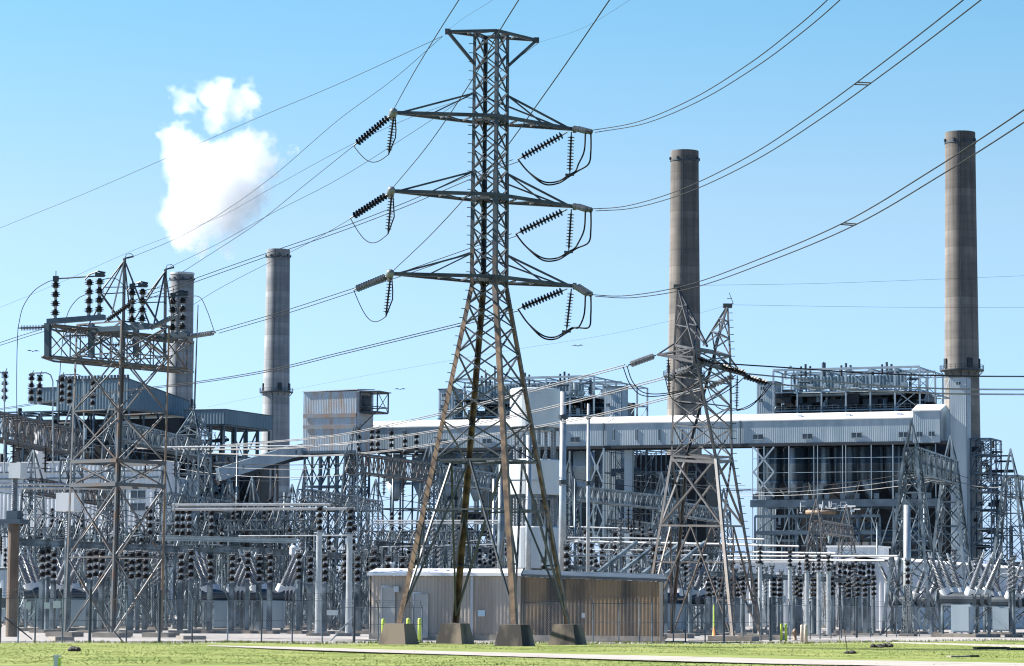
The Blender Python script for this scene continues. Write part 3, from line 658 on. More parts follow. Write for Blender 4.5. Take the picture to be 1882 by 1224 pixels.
def peak(apx, apy, Ya, feet, nm):
    a = P2(apx, apy, Ya); mb = MB()
    for f in feet: mb.beam(f, a, .10)
    for t in (.35, .68):
        r = [lerp(f, a, t) for f in feet]
        for i in range(len(r)): mb.beam(r[i], r[(i + 1) % len(r)], .07)
    for i in range(len(feet)):
        j = (i + 1) % len(feet); mb.beam(feet[i], lerp(feet[j], a, .35), .07); mb.beam(lerp(feet[i], a, .35), lerp(feet[j], a, .68), .06)
    mb.box(a, (.55, .4, .25)); mb.beam(a, a + V((.35, 0, .15)), .06); mb.beam(a + V((.35, 0, .15)), a + V((.1, 0, .8)), .03)
    mb.build(nm, LEG2, T2)
xl = P2(1268, 630, 176); xr = P2(1300, 637, 172)
peak(1246, 527, 174, [up[0], up[1], xr, xl], 'peak')
peak(1337, 562, 177, [up[2], up[3], xl + V((.9, 1.5, 0)), xr + V((.4, 0, -.1))], 'peak')
mb = MB()
tipL, tipR = P2(1208, 652, 173), P2(1364, 689, 178)
for q in (up[0], up[1]): mb.beam(tipL, q + V((0, 0, -.45)), .10); mb.beam(tipL, q + UP * .1, .08)
for q in (up[2], up[3]): mb.beam(tipR, q + V((0, 0, -.9)), .10); mb.beam(tipR, q - UP * .1, .08)
lw = [u - UP * .75 for u in up]
for i in range(4): mb.beam(lw[i], lw[(i + 1) % 4], .16); mb.beam(lw[i], up[i], .1); mb.beam(lw[i], up[(i + 1) % 4], .07)
mb.beam(tipL, lw[1], .1); mb.beam(tipR, lw[1], .1)
mb.build('crossarm', LEG2, T2)
for k in range(40):
    z = 3 + k * .45
    if z > wa[2].z: p = lerp(wa[2], up[2], (z - wa[2].z) / (up[2].z - wa[2].z)) if z < up[2].z else lerp(up[2], P2(1337, 562, 177), (z - up[2].z) / (P2(1337, 562, 177).z - up[2].z))
    else: p = lerp(ft[2], wa[2], z / wa[2].z)
    mb = MB(); mb.tube(p, p + V((.3, 0, 0)), .02, n=4); mb.build('climbing_peg', STEELD, T2)
for i, (x, y, s) in enumerate([(ft[0].x, ft[0].y, 1), (ft[1].x, ft[1].y, 1), (ft[2].x, ft[2].y, 1), (ft[3].x, ft[3].y, 1)]):
    mb = MB(); mb.box((x, y, .12), (2.6, 1.4, .34), YAW); mb.build('footing', CONC, T2)
g2 = 'insulator strings on the twin peaked tower'
for (a, b, n, l, m) in [((1205, 653, 173), (1155, 671, 171), 12, 'grey string slanting left from the left arm of the twin peaked tower', PORCG), ((1272, 674, 175), (1222, 694, 174), 12, 'grey string slanting left inside the twin peaked tower', PORCG), ((1352, 690, 179), (1300, 712, 178), 12, 'lowest grey string slanting left from the right arm of the twin peaked tower', PORCG),
    ((1256, 652, 172), (1312, 667, 172), 12, 'dark string pointing right in front of the twin peaked tower', PORC), ((1322, 672, 172), (1374, 687, 173), 11, 'dark string pointing right beside the right leg of the twin peaked tower', PORC), ((1363, 690, 174), (1414, 705, 175), 11, 'dark string pointing right beyond the right arm of the twin peaked tower', PORC),
    ((1228, 654, 173), (1230, 724, 173), 16, 'long string hanging from the left arm of the twin peaked tower', PORC), ((1355, 690, 176), (1354, 753, 176), 15, 'long string hanging from the right arm of the twin peaked tower', PORC), ((1288, 678, 175), (1290, 742, 175), 15, 'long string hanging in the middle of the twin peaked tower', PORC)]:
    string(at(*a), at(*b), .20 if abs(a[1] - b[1]) < 40 else .15, 8 if abs(a[1] - b[1]) < 40 else 11, l, m, g2)
gj = 'jumper loops of the twin peaked tower'
for pts, l in [([(1152, 672, 171), (1163, 702, 171), (1185, 722, 172), (1230, 722, 173), (1272, 708, 172), (1300, 680, 172), (1312, 668, 172)], 'wide jumper loop swinging from the left string under the left arm'), ([(1145, 674, 171), (1158, 706, 171), (1182, 727, 172), (1230, 725, 173), (1280, 708, 172), (1306, 684, 172)], 'second wide jumper loop below the left arm'),
    ([(1222, 694, 174), (1238, 735, 174), (1290, 740, 175), (1340, 716, 174), (1374, 688, 173)], 'jumper loop passing the middle of the twin peaked tower'), ([(1300, 712, 178), (1318, 748, 177), (1354, 753, 176), (1388, 738, 175), (1414, 706, 175)], 'jumper loop below the right arm of the twin peaked tower'), ([(1354, 755, 176), (1378, 748, 175), (1402, 726, 175), (1418, 706, 175)], 'short second jumper loop at the far right string')]:
    pix_wire(pts, .03, l, WIRE, gj, name='jumper_cable')

# ---------------------------------------------------------------- A-frame pairs with a truss beam
def aframe(mb, feet, sh, apex, w=.16, lac=.07):
    for i in range(4): mb.beam(feet[i], sh[i], w); mb.beam(sh[i], apex, w * .8)
    lace(mb, feet, sh, [0, .3, .55, .75, .9, 1], lac)
    lace(mb, sh, [lerp(s, apex, .9) for s in sh], [0, .5, 1], lac)
def lacedbeam(mb, a, b, w, h, n, leg=.1, lac=.06, dirw=None):
    a, b = V(a), V(b); d = (b - a).normalized(); sd = V((d.y, -d.x, 0)) if dirw is None else dirw
    A = [a - sd * w / 2, a + sd * w / 2, a + sd * w / 2 + UP * h, a - sd * w / 2 + UP * h]; L = (b - a)
    B = [p + L for p in A]
    for i in range(4): mb.beam(A[i], B[i], leg)
    lace(mb, A, B, [k / n for k in range(n + 1)], lac, 'Z', True, lac)
def sq(c, h, yaw=YAW):
    R = Matrix.Rotation(yaw, 3, 'Z'); return [V(c) + R @ V((a * h, b * h, 0)) for a, b in ((-1, -1), (1, -1), (1, 1), (-1, 1))]
def gantry(name, label, A, B, h, nl, group, w=1.2, apexes=(True, True), colw=1.0, m=STEEL, mc=STEEL, base=2.0, splay=None, legw=.12, lac=.05, blac=.06):
    # A, B: lower ends of the beam (px, py, Y)
    a, b = at(*A), at(*B); b.z = a.z if abs(a.z - b.z) < 1.2 else b.z
    t = thing(name, label, 'gantry', V((a.x, a.y, 0)), group)
    mb = MB(); lacedbeam(mb, a, b, w, h, nl, .12, blac); mb.build('beam', m, t)
    for p, ap in ((a, apexes[0]), (b, apexes[1])):
        mb = MB(); sh = sq(p + UP * h, colw / 2); f = sq((p.x, p.y, 0), base)
        for i in range(4): mb.beam(f[i], sh[i], legw)
        lace(mb, f, sh, [0, .25, .45, .62, .76, .88, 1], lac)
        if ap:
            top_ = p + UP * (h + 2.2)
            for i in range(4): mb.beam(sh[i], top_, .1)
            mb.beam(lerp(sh[0], top_, .5), lerp(sh[2], top_, .5), .05)
        mb.build('column', mc, t)
    return t
gg = 'lattice gantries of the switchyard'
gantry('line_gantry', 'near right A-frame gantry with a laced beam, apex in front of the dark silos', (1676, 870, 228), (1747, 885, 247), 1.95, 16, gg, 1.3, base=1.9, colw=.9, legw=.2, lac=.09, blac=.09)
gantry('line_gantry', 'lattice gantry cut by the right edge of the picture', (1858, 912, 240), (1960, 925, 262), 1.7, 14, gg, 1.2, base=1.9, colw=.9, legw=.17)
gantry('line_gantry', 'laced beam gantry behind the left leg of the foreground tower', (650, 868, 230), (790, 879, 246), 1.45, 20, gg, 1.3, base=1.3, colw=1.0, m=STEELR)
gantry('line_gantry', 'laced beam gantry seen between the legs of the foreground tower', (797, 885, 248), (922, 895, 268), 1.4, 20, gg, 1.3, base=1.2, m=STEEL)
gantry('line_gantry', 'pale laced beam gantry behind the tall steel pole', (1046, 918, 240), (1216, 936, 261), 1.1, 34, gg, 1.2, base=1.2, m=STEEL)
gantry('line_gantry', 'lower pale laced beam gantry left of the twin peaked tower', (1130, 975, 262), (1235, 985, 285), 1.0, 24, gg, 1.2, base=1.1)
gantry('line_gantry', 'laced beam gantry between the legs of the twin peaked tower', (1225, 945, 268), (1330, 948, 292), 1.2, 18, gg, 1.2, base=1.1)
gantry('line_gantry', 'small far gantry in front of the dark turbine floor', (1500, 978, 300), (1556, 983, 318), 1.2, 12, gg, 1.2, base=1.5, m=STEELR, mc=STEELR)
gantry('line_gantry', 'brown laced beam gantry at the left edge behind the switch tower', (-30, 803, 198), (132, 818, 220), 1.75, 22, gg, 1.6, base=1.0, m=STEELR)
gantry('line_gantry', 'laced beam gantry behind the switch tower', (208, 806, 232), (372, 832, 262), 1.35, 30, gg, 1.4, base=1.2)
gantry('line_gantry', 'low laced beam gantry in front of the second chimney', (462, 948, 250), (536, 958, 264), 1.1, 20, gg, 1.2, base=1.2)
gantry('line_gantry', 'low laced beam gantry beside the brown leg of the switch tower', (300, 925, 240), (420, 938, 262), .9, 26, gg, 1.1, base=1.0)
gantry('line_gantry', 'laced beam gantry near the left edge above the pipe bus', (60, 905, 215), (208, 925, 244), 1.0, 26, gg, 1.1, base=1.0, m=STEELR)
gantry('line_gantry', 'laced beam gantry behind the transfer house trestle', (560, 920, 262), (690, 935, 290), 1.0, 24, gg, 1.1, base=1.0)

# ---------------------------------------------------------------- switch tower on the left
YS = 166.0; ag = math.radians(6)
def ringS(px, z, h):
    c = V((GX(px, YS), YS, z)); a = V((math.cos(ag), math.sin(ag), 0)); b = V((math.sin(ag), -math.cos(ag), 0))
    return [c - a * h, c + b * h, c + a * h, c - b * h]
zt = ZY(216, 655, YS); S0, S1 = ringS(208, 0, 2.68), ringS(215, zt, 2.60); S2 = ringS(216, ZY(216, 598, YS), 2.58)
TS = thing('switch_tower', 'rusty four legged lattice tower at the left carrying high voltage switches on a truss platform', 'switch tower', V((GX(208, YS), YS, 0)))
for i in range(4):
    mb = MB(); o = S0[i] - V((GX(208, YS), YS, 0)); mb.ell(S0[i], lerp(S0[i], S1[i], .5), .13 if i != 2 else .18, .03, o); mb.ell(lerp(S0[i], S1[i], .5), S2[i], .125, .03, o)
    mb.build('leg', STEELR if i != 2 else RUST, TS)
br = MB(); zl = [ZY(216, y, YS) / zt for y in (1168, 1025, 893, 850, 757, 655)]
lace(br, S0, S1, [max(0, z) for z in zl], .065)
for y in (893, 850): 
    z = ZY(216, y, YS) / zt; r = [lerp(S0[i], S1[i], z) for i in range(4)]
    for i in range(4): br.beam(r[i], r[(i + 1) % 4], .16, .2)
lace(br, S1, S2, [0, 1], .08)
br.build('bracing', STEELR, TS)
# platform truss
A0, B0 = at(96, 655, 162), at(343, 678, 169)
pl = MB()
d = (B0 - A0); sd = V((d.y, -d.x, 0)).normalized(); hh = at(88, 597, 162).z - A0.z
Aq = [A0, A0 - sd * .9, A0 - sd * .9 + UP * hh, A0 + UP * hh]; Bq = [p + d for p in Aq]
for i in range(4): pl.beam(Aq[i], Bq[i], .12)
lace(pl, Aq, Bq, [0, .2, .42, .62, .82, 1], .055)
A1 = [p + V((.25, 2.6, 0)) for p in Aq]; B1 = [p + V((.1, 2.4, 0)) for p in Bq]
for i in range(4): pl.beam(Aq[i], A1[i], .1); pl.beam(Bq[i], B1[i], .1); pl.beam(A1[i], B1[i], .11)
lace(pl, A1, B1, [0, .36, .66, 1], .05, 'Z')
for q in (.0, .33, .66, 1.0):
    pl.beam(lerp(Aq[0], Bq[0], q), lerp(A1[0], B1[0], q), .12); pl.beam(lerp(Aq[3], Bq[3], q), lerp(A1[3], B1[3], q), .12)
pl.build('platform_truss', STEELR, TS)
for px, Y, w in ((88, 162, .30), (168, 165, .28), (250, 168, .28)):
    sp = MB(); sp.beam(at(px, 656, Y), at(px, 594, Y), w); sp.build('end_post', STEELB, TS)
def mast(tip, foot, guys, nm='peak'):
    mb = MB(); t = at(*tip); f = at(*foot); mb.beam(f, t, .13)
    for g in guys: mb.beam(t - UP * .1, at(*g), .07)
    mb.tube(t, t + V((.5, 0, .12)), .05); mb.path([t, t + V((.1, 0, .25)), t + V((.35, 0, .28)), t + V((.5, 0, .15))], .02)
    mb.build(nm, STEELD, TS)
mast((229, 475, 164), (226, 640, 164), [(188, 532, 163), (162, 598, 163), (206, 575, 162), (240, 590, 168), (276, 600, 168)])
mb = MB(); mb.beam(at(186, 540, 163), at(226, 596, 164), .09); mb.beam(at(190, 528, 163), at(262, 527, 165), .05); mb.beam(at(190, 540, 163), at(228, 538, 164), .06); mb.build('brace', STEELD, TS)
mast((304, 495, 167), (303, 660, 167), [(268, 546, 166), (240, 598, 166), (282, 600, 166), (318, 598, 170)])
mb = MB(); mb.beam(at(268, 556, 166), at(300, 608, 167), .09); mb.beam(at(268, 546, 166), at(330, 545, 169), .05); mb.beam(at(268, 556, 166), at(304, 555, 167), .06); mb.build('brace', STEELD, TS)
for p in S0: 
    mb = MB(); mb.box((p.x, p.y, .12), (1.7, 1.3, .3), YAW); mb.build('footing', CONC, TS)
# switch phases: three channels with post insulators
def post_insul(t, p, L, r, units=4, dark=PORC):
    mb = MB(); cp = MB(); u = L / units
    for k in range(units):
        z = p.z + k * u
        mb.cm = 1; mb.tube((p.x, p.y, z), (p.x, p.y, z + u * .40), r * .44, r * .36, 8); mb.cm = 0
        q = V((p.x, p.y, z + u * .30)); e = V((p.x, p.y, z + u * .98))
        mb.lathe(q, e, [(0, r * .5), (.08, r * .62), (.14, r * .95), (.19, r * .95), (.24, r * .6), (.36, r * .62), (.42, r * 1.08), (.47, r * 1.06), (.53, r * .6), (.64, r * .6), (.70, r * .92), (.75, r * .9), (.80, r * .45), (1, r * .38)], 12)
    o = mb.build('insulator', [dark, CAPM], t)
    return o
def sw_phase(label, a, b, stacks, hpx, left):
    p, q = at(*a), at(*b); t = thing('disconnect_switch', label, 'switch', p, 'switches on the left switch tower')
    mb = MB(); mb.beam(p, q, .36, .28); mb.build('channel_beam', STEELB, t)
    tops = []
    for x in stacks:
        u = (x - a[0]) / (b[0] - a[0]); c = lerp(p, q, u) + UP * .16; L = hpx / F * c.y; post_insul(t, c, L, .25, 4); tops.append(c + UP * L)
    mb = MB(); mb.tube(tops[0] + UP * .15, tops[-1] + UP * .15 + V((.3, 0, 0)), .04)
    mb.box(tops[-1] + UP * .18, (.5, .25, .22)); mb.box(tops[0] + UP * .15, (.3, .25, .3)); mb.tube(tops[0], tops[0] + UP * .6, .025)
    if len(tops) > 1: mb.path([tops[-2] + V((-.25, 0, -.05)), tops[-2] + V((0, 0, .25)), tops[-1] + V((-.1, 0, .38)), tops[-1] + V((.3, 0, .3))], .05)
    mb.build('switch_blade', STEELD, t)
    return tops
tA = sw_phase('left switch with a single dark stack at its outer end', (88, 591, 161), (192, 583, 160), (101, 163, 182), 68, 0)
tB = sw_phase('middle switch behind the left peak, pair of dark stacks', (168, 607, 164.5), (272, 600, 163), (242, 261), 66, 0)
tC = sw_phase('right switch in front of the leftmost chimney, pair of dark stacks', (250, 622, 168), (347, 614, 166.5), (317, 335), 64, 0)
for (a, b, l) in [((82, 602, 162), (34, 603, 162), 'grey ribbed bushing pointing left from the end of the switch platform'), ((166, 616, 165), (116, 618, 165), 'pale ribbed bushing inside the switch platform, left one'), ((250, 633, 168), (196, 634, 168), 'pale ribbed bushing inside the switch platform, right one')]:
    string(at(*a), at(*b), .17, 14, l, PORCG, 'horizontal bushings on the switch platform', 'bushing')
gs = 'strain strings between the lines and the left switch tower'
string(at(192, 592, 161), at(243, 556, 162), .15, 12, 'slanting dark strain string at the left switch phase', PORC, gs)
string(at(272, 605, 164), at(327, 578, 162), .15, 12, 'slanting grey strain string at the middle switch phase', PORCG, gs)
string(at(345, 619, 168), at(396, 611, 163), .15, 13, 'grey strain string reaching out right of the leftmost chimney', PORCG, gs)
gc = 'drop cables of the left switch tower'
for pts, l in [([(100, 516, 161), (88, 518, 161), (62, 535, 161.5), (42, 565, 162), (33, 603, 162)], 'cable arching down from the single stack to the left bushing'), ([(33, 603, 162), (31, 660, 163), (31, 760, 164), (35, 830, 165), (42, 870, 166)], 'cable dropping straight down from the left bushing'),
    ([(160, 540, 161), (142, 550, 162), (125, 575, 163), (116, 618, 165), (110, 690, 166), (107, 800, 167)], 'cable arching down inside the switch platform'),
    ([(182, 515, 161), (212, 512, 162), (235, 535, 163), (243, 556, 162)], 'short cable over the left switch pair'), ([(261, 534, 164), (300, 530, 163), (318, 552, 162), (327, 578, 162)], 'short cable over the middle switch pair'), ([(335, 548, 167), (365, 545, 165), (380, 570, 164), (394, 610, 163)], 'short cable arching down from the right switch pair')]:
    pix_wire(pts, .022, l, WIRE, gc, name='drop_cable')
# lightning mast
b_ = at(357, 752, 236); mt = thing('lightning_mast', 'slender lightning rod on a small lattice stand left of the second chimney', 'mast', V((b_.x, b_.y, 0)))
mb = MB(); mb.tube(b_, at(364, 560, 236), .09, .04); mb.build('rod', STEEL, mt)
mb = MB(); f = sq((b_.x, b_.y, ZY(357, 800, 236)), 1.0); g_ = [lerp(p, b_, .92) for p in f]
for i in range(4): mb.beam(f[i], g_[i], .12); mb.beam((f[i].x, f[i].y, 0), f[i], .12)
lace(mb, f, g_, [0, .4, .8], .07); lace(mb, [V((p.x, p.y, 0)) for p in f], f, [0, .2, .4, .6, .8, 1], .07); mb.build('stand', STEEL, mt)
CASE = mat('dark casing', (.03, .045, .06), (.08, .105, .13), .6, .05, .25, stretch=(1, 1, .5))  # one darker cladding tone, for contrast behind the boiler frames
# ---------------------------------------------------------------- power station
def onU(p0, px):      # point of the line through p0 along U that is seen at column px
    k = GX(px, 640) / 640; t = (p0[1] * k - p0[0]) / (.927 + .375 * k); return V((p0[0] + .927 * t, p0[1] - .375 * t, 0))
def ul(p0, p1): return (p1 - p0).length
def zz(px, py, p): return ZY(px, py, p.y)
def wallbox(t, name, o, lu, ln, z0, z1, m, pitch=.9, dep=.12, sides=(1, 1), roof=None, z1n=None):
    # a clad box: ribbed sheets on the faces, a core inside
    o = V(o); a = U * lu; b = N * ln; mb = MB()
    q = [o, o + a, o + a + b, o + b]
    mb.hexa([k + UP * z0 for k in q], [q[0] + UP * (z1 - .05), q[1] + UP * (z1 - .05), q[2] + UP * ((z1n or z1) - .05), q[3] + UP * ((z1n or z1) - .05)])
    mb.corr(q[0] - N * .06, q[1] - N * .06, z0 + .02, z1, pitch, dep, -N)
    mb.corr(q[1] + U * .06, q[2] + U * .06, z0 + .02, z1, pitch, dep, U, z1b=z1n)
    mb.corr(q[3] - U * .06, q[0] - U * .06, z0 + .02, z1n or z1, pitch, dep, -U, z1b=z1)
    o_ = mb.build(name, m, t)
    if roof:
        r = MB(); e = .25
        q2 = [o - U * e - N * e, o + a + U * e - N * e, o + a + b + U * e + N * e, o + b - U * e + N * e]; zz_ = [z1, z1, z1n or z1, z1n or z1]
        r.hexa([k + UP * (z + .003) for k, z in zip(q2, zz_)], [k + UP * (z + .22) for k, z in zip(q2, zz_)]); r.build('roof', roof, t)
    return o_
def windows(t, o, pts, w, h, off=.2, name='window'):
    for (p, z) in pts:
        mb = MB(); c = V(p) - N * off; mb.box((c.x, c.y, z), (w, .12, h), YAW); f = mb.build(name, GLASS, t)
        mb = MB(); c = V(p) - N * (off + .05)
        mb.box((c.x, c.y, z + h / 2 + .06), (w + .24, .14, .12), YAW); mb.box((c.x, c.y, z - h / 2 - .06), (w + .24, .14, .12), YAW); mb.box((c.x, c.y, z), (.1, .14, h), YAW); mb.build('frame', GALB, f)
def sframe(mb, o, nu, nn, du, dn, zs, w=.35, br=.3, wb=None, seed=1, skip=0.0):
    R = random.Random(seed); wb = wb or w * .7; o = V(o)
    for i in range(nu + 1):
        for j in range(nn + 1):
            p = o + U * (du * i) + N * (dn * j); mb.beam(p + UP * zs[0], p + UP * zs[-1], w)
            for k, z in enumerate(zs[1:] if zs[0] < 1 else zs):
                if i < nu and R.random() > skip: mb.beam(p + UP * z + U * w * .5, p + U * (du - w * .5) + UP * z, wb)
                if j < nn and R.random() > skip: mb.beam(p + UP * (z - wb * .1) + N * w * .5, p + N * (dn - w * .5) + UP * (z - wb * .1), wb)
            for k in range(len(zs) - 1):
                if i < nu and R.random() < br:
                    a, b = p + UP * zs[k], p + U * du + UP * zs[k + 1]; c, d = p + U * du + UP * zs[k], p + UP * zs[k + 1]
                    mb.beam(a, b, wb * .6); 
                    if R.random() < .6: mb.beam(c, d, wb * .6)
                if j < nn and R.random() < br * .8: mb.beam(p + UP * zs[k], p + N * dn + UP * zs[k + 1], wb * .6)
def clutter(mb, o, lu, ln, z0, z1, n, seed=1, smin=.5, smax=3, kinds='bhvd'):
    R = random.Random(seed); o = V(o)
    for _ in range(n):
        p = o + U * R.uniform(0, lu) + N * R.uniform(0, ln) + UP * R.uniform(z0, z1); s = R.uniform(smin, smax); k = R.choice(kinds)
        if k == 'b': mb.box(p, (s * R.uniform(.5, 1.6), s * R.uniform(.4, 1), s * R.uniform(.4, 1.2)), YAW)
        elif k == 'h': r = s * R.uniform(.08, .3); mb.tube(p, p + U * s * R.uniform(1.5, 4), r, n=10)
        elif k == 'v': r = s * R.uniform(.08, .28); mb.tube(p, p + UP * s * R.uniform(1, 2.4), r, n=10)
        elif k == 'd': mb.beam(p, p + U * R.uniform(-3, 3) + UP * R.uniform(-3, 3) + N * R.uniform(-1, 1), .18)
        elif k == 'r':
            L = s * 2.5; mb.beam(p, p + U * L, .09); mb.beam(p + UP * 1.1, p + U * L + UP * 1.1, .09)
            for i in range(int(L / 1.2) + 1): mb.beam(p + U * i * 1.2, p + U * i * 1.2 + UP * 1.1, .07)
G0 = V((GX(1700, 640), 640, 0))
gpt = lambda px, n=0.0: onU(G0, px) + N * n
# conveyor gallery
gal = thing('conveyor_gallery', 'long pale ribbed conveyor gallery with a white roof, running across the power station', 'conveyor gallery', gpt(1200))
zb, ze = 38.9, 43.9
for i, (a, b) in enumerate(((640, 1028), (1028, 1109), (1109, 1362), (1362, 1681))):
    p, q = gpt(a), gpt(b); wallbox(gal, 'wall', p, ul(p, q) - .12, 6, zb, ze, GALB, pitch=.42, dep=.014)
    r = MB(); L = ul(p, q) - .1; e = .26
    A_, B_, C_, D_ = p - N * e, p + U * L - N * e, p + U * L + N * 6.2, p + N * 6.2
    r.hexa([A_ + UP * ze, B_ + UP * ze, C_ + UP * (ze + 1.75), D_ + UP * (ze + 1.75)], [A_ + UP * (ze + .25), B_ + UP * (ze + .25), C_ + UP * (ze + 2.0), D_ + UP * (ze + 2.0)])
    r.build('roof', ROOFW, gal)
    mb = MB(); mb.beam(q - U * .06 - N * .3 + UP * (zb - .2), q - U * .06 - N * .3 + UP * (ze + .1), .3); mb.build('joint_trim', STEELB, gal)
mb = MB(); p, q = gpt(640), gpt(1745); mb.beam(p + UP * (zb - .35) - N * .02, q + UP * (zb - .35) - N * .02, .5, .7); mb.beam(p + UP * (zb - .35) + N * 5.8, q + UP * (zb - .35) + N * 5.8, .5, .7)
k = 0
L = ul(p, q)
while k < L: mb.beam(p + U * k + UP * (zb - .4) + N * .3, p + U * k + UP * (zb - .4) + N * 5.5, .35, .5); k += 4.5
mb.build('girder', DARK, gal)
windows(gal, p, [(gpt(x), ZY(x, y, gpt(x).y)) for x, y in ((1394, 803), (1485, 802), (1576, 800), (1663, 799), (812, 812), (893, 811), (1056, 808))], 2.2, 1.1)
windows(gal, p, [(gpt(x), ZY(x, 799, gpt(x).y)) for x in (1127, 1169, 1211, 1253)], .42, 2.4, .12, 'slot_window')
mb = MB()
for x in (1465, 1555, 1650): c = gpt(x, 2.5); mb.box((c.x, c.y, ze + 1.1), (1.0, .9, .8), YAW)
for x in (700, 860, 1110): c = gpt(x, 2.5); mb.beam(c + UP * (ze + .9) - N * 2.5, c + UP * (ze + 2.1) + N * 2, .18)
mb.build('roof_vent', WHITE, gal)
hd = thing('gallery_head_house', 'pale ribbed head house with low white gable, right end of the long gallery', 'building', gpt(1700))
p, q = gpt(1681, -.5), gpt(1731, -.5); zh = 45.4
wallbox(hd, 'wall', p, ul(p, q), 9, zb - .4, zh, GALB, .42, .014)
r = MB(); a = U * (ul(p, q) + .4); A_ = p - U * .2 - N * .3
r.hexa([A_ + UP * zh, A_ + a + UP * zh, A_ + a + N * 4.9 + UP * (zh + 1.5), A_ + N * 4.9 + UP * (zh + 1.5)], [A_ + UP * (zh + .25), A_ + a + UP * (zh + .25), A_ + a + N * 4.9 + UP * (zh + 1.75), A_ + N * 4.9 + UP * (zh + 1.75)])
A2 = A_ + N * 4.9; r.hexa([A2 + UP * (zh + 1.5), A2 + a + UP * (zh + 1.5), A2 + a + N * 4.9 + UP * zh, A2 + N * 4.9 + UP * zh], [A2 + UP * (zh + 1.75), A2 + a + UP * (zh + 1.75), A2 + a + N * 4.9 + UP * (zh + .25), A2 + N * 4.9 + UP * (zh + .25)])
r.build('roof', ROOFW, hd)
g = MB(); e = p + U * (ul(p, q)); g.add([e + UP * zh, e + N * 9 + UP * zh, e + N * 4.5 + UP * (zh + 1.5), e + U * .1 + UP * zh, e + U * .1 + N * 9 + UP * zh, e + U * .1 + N * 4.5 + UP * (zh + 1.5)], [(0, 2, 1), (3, 4, 5), (0, 1, 4, 3), (1, 2, 5, 4), (2, 0, 3, 5)]); g.build('gable', GALB, hd)
windows(hd, p, [(gpt(1693, -.5), ZY(1693, 798, 639)), (gpt(1716, -.5), ZY(1716, 797, 638))], 1.2, 1.0)

# ---- dark silos under the gallery
for i in range(8):
    px = 1404 + i * 47.0; c = gpt(px, 5.5) 
    if px > 1720: break
    t = thing('coal_silo', 'dark coal silo under the gallery, %s from the left' % nth(i), 'silo', c, 'dark silos in a row under the gallery')
    zlo_, zmid = ZY(px, 912, c.y), ZY(px, 884, c.y)
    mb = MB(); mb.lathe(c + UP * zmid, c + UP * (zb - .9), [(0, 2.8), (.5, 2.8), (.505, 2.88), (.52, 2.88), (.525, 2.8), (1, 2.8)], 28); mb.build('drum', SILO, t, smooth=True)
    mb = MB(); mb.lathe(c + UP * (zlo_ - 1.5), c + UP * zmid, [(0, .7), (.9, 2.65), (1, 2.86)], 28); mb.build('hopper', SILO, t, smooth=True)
fr = thing('silo_support_structure', 'steel frame of pale columns and girders round the dark silos', 'steel frame', gpt(1500))
mb = MB(); 
cols = [1384, 1405, 1451, 1497, 1504, 1550, 1556, 1603, 1643, 1690, 1722]
for x in cols:
    for n in (-.2,): p = gpt(x, n); mb.beam(p, p + UP * (zb - .7), .24 if x in (1405, 1451, 1643) else .15)
for y in (842, 868):
    p, q = gpt(1384, -.1), gpt(1722, -.1); z = ZY(1500, y, gpt(1500).y); mb.beam(p + UP * z, q + UP * z, .1, .12)
mb.build('column', GALB, fr)
mb = MB()
for n in (-.6, 9.5):
    p, q = gpt(1381, n), gpt(1735, n); z = ZY(1500, 925, gpt(1500).y); mb.beam(p + UP * z, q + UP * z, .6, 1.6)
k = 0
while k < 40: mb.box(gpt(1390, -.6) + U * k + UP * (z + 1.5), (1.1, .5, 1.2), YAW); k += 3.1 + (k % 2)
mb.build('girder', STEELB, fr)
for n in (-.4, 9.0):
    mb = MB()
    for a in range(4):
        p = gpt(1386, n); q = gpt(1424, n) 
        z0_, z1_ = ZY(1400, (822, 868)[a // 2], p.y), ZY(1400, (868, 914)[a // 2], p.y); m_ = (p + q) / 2 + UP * ((z0_ + z1_) / 2)
        e = [p + UP * z0_, q + UP * z0_, p + UP * z1_, q + UP * z1_][(a % 2) * 2:(a % 2) * 2 + 2]
        for s in e: mb.beam(s, m_, .34)
        mb.box(m_, (1.3, .3, 1.2), YAW)
    mb.build('gusset_brace', GALB, fr)
for i in range(7):
    mb = MB()
    p, q = gpt(1386 + i * 47, -.5), gpt(1433 + i * 47, -.5); za, zc = ZY(1400, 932, p.y), ZY(1400, 1000, p.y); mb.beam(p + UP * zc, (p + q) / 2 + UP * za, .22); mb.beam(q + UP * zc, (p + q) / 2 + UP * za, .22); mb.build('brace', GALB, fr)

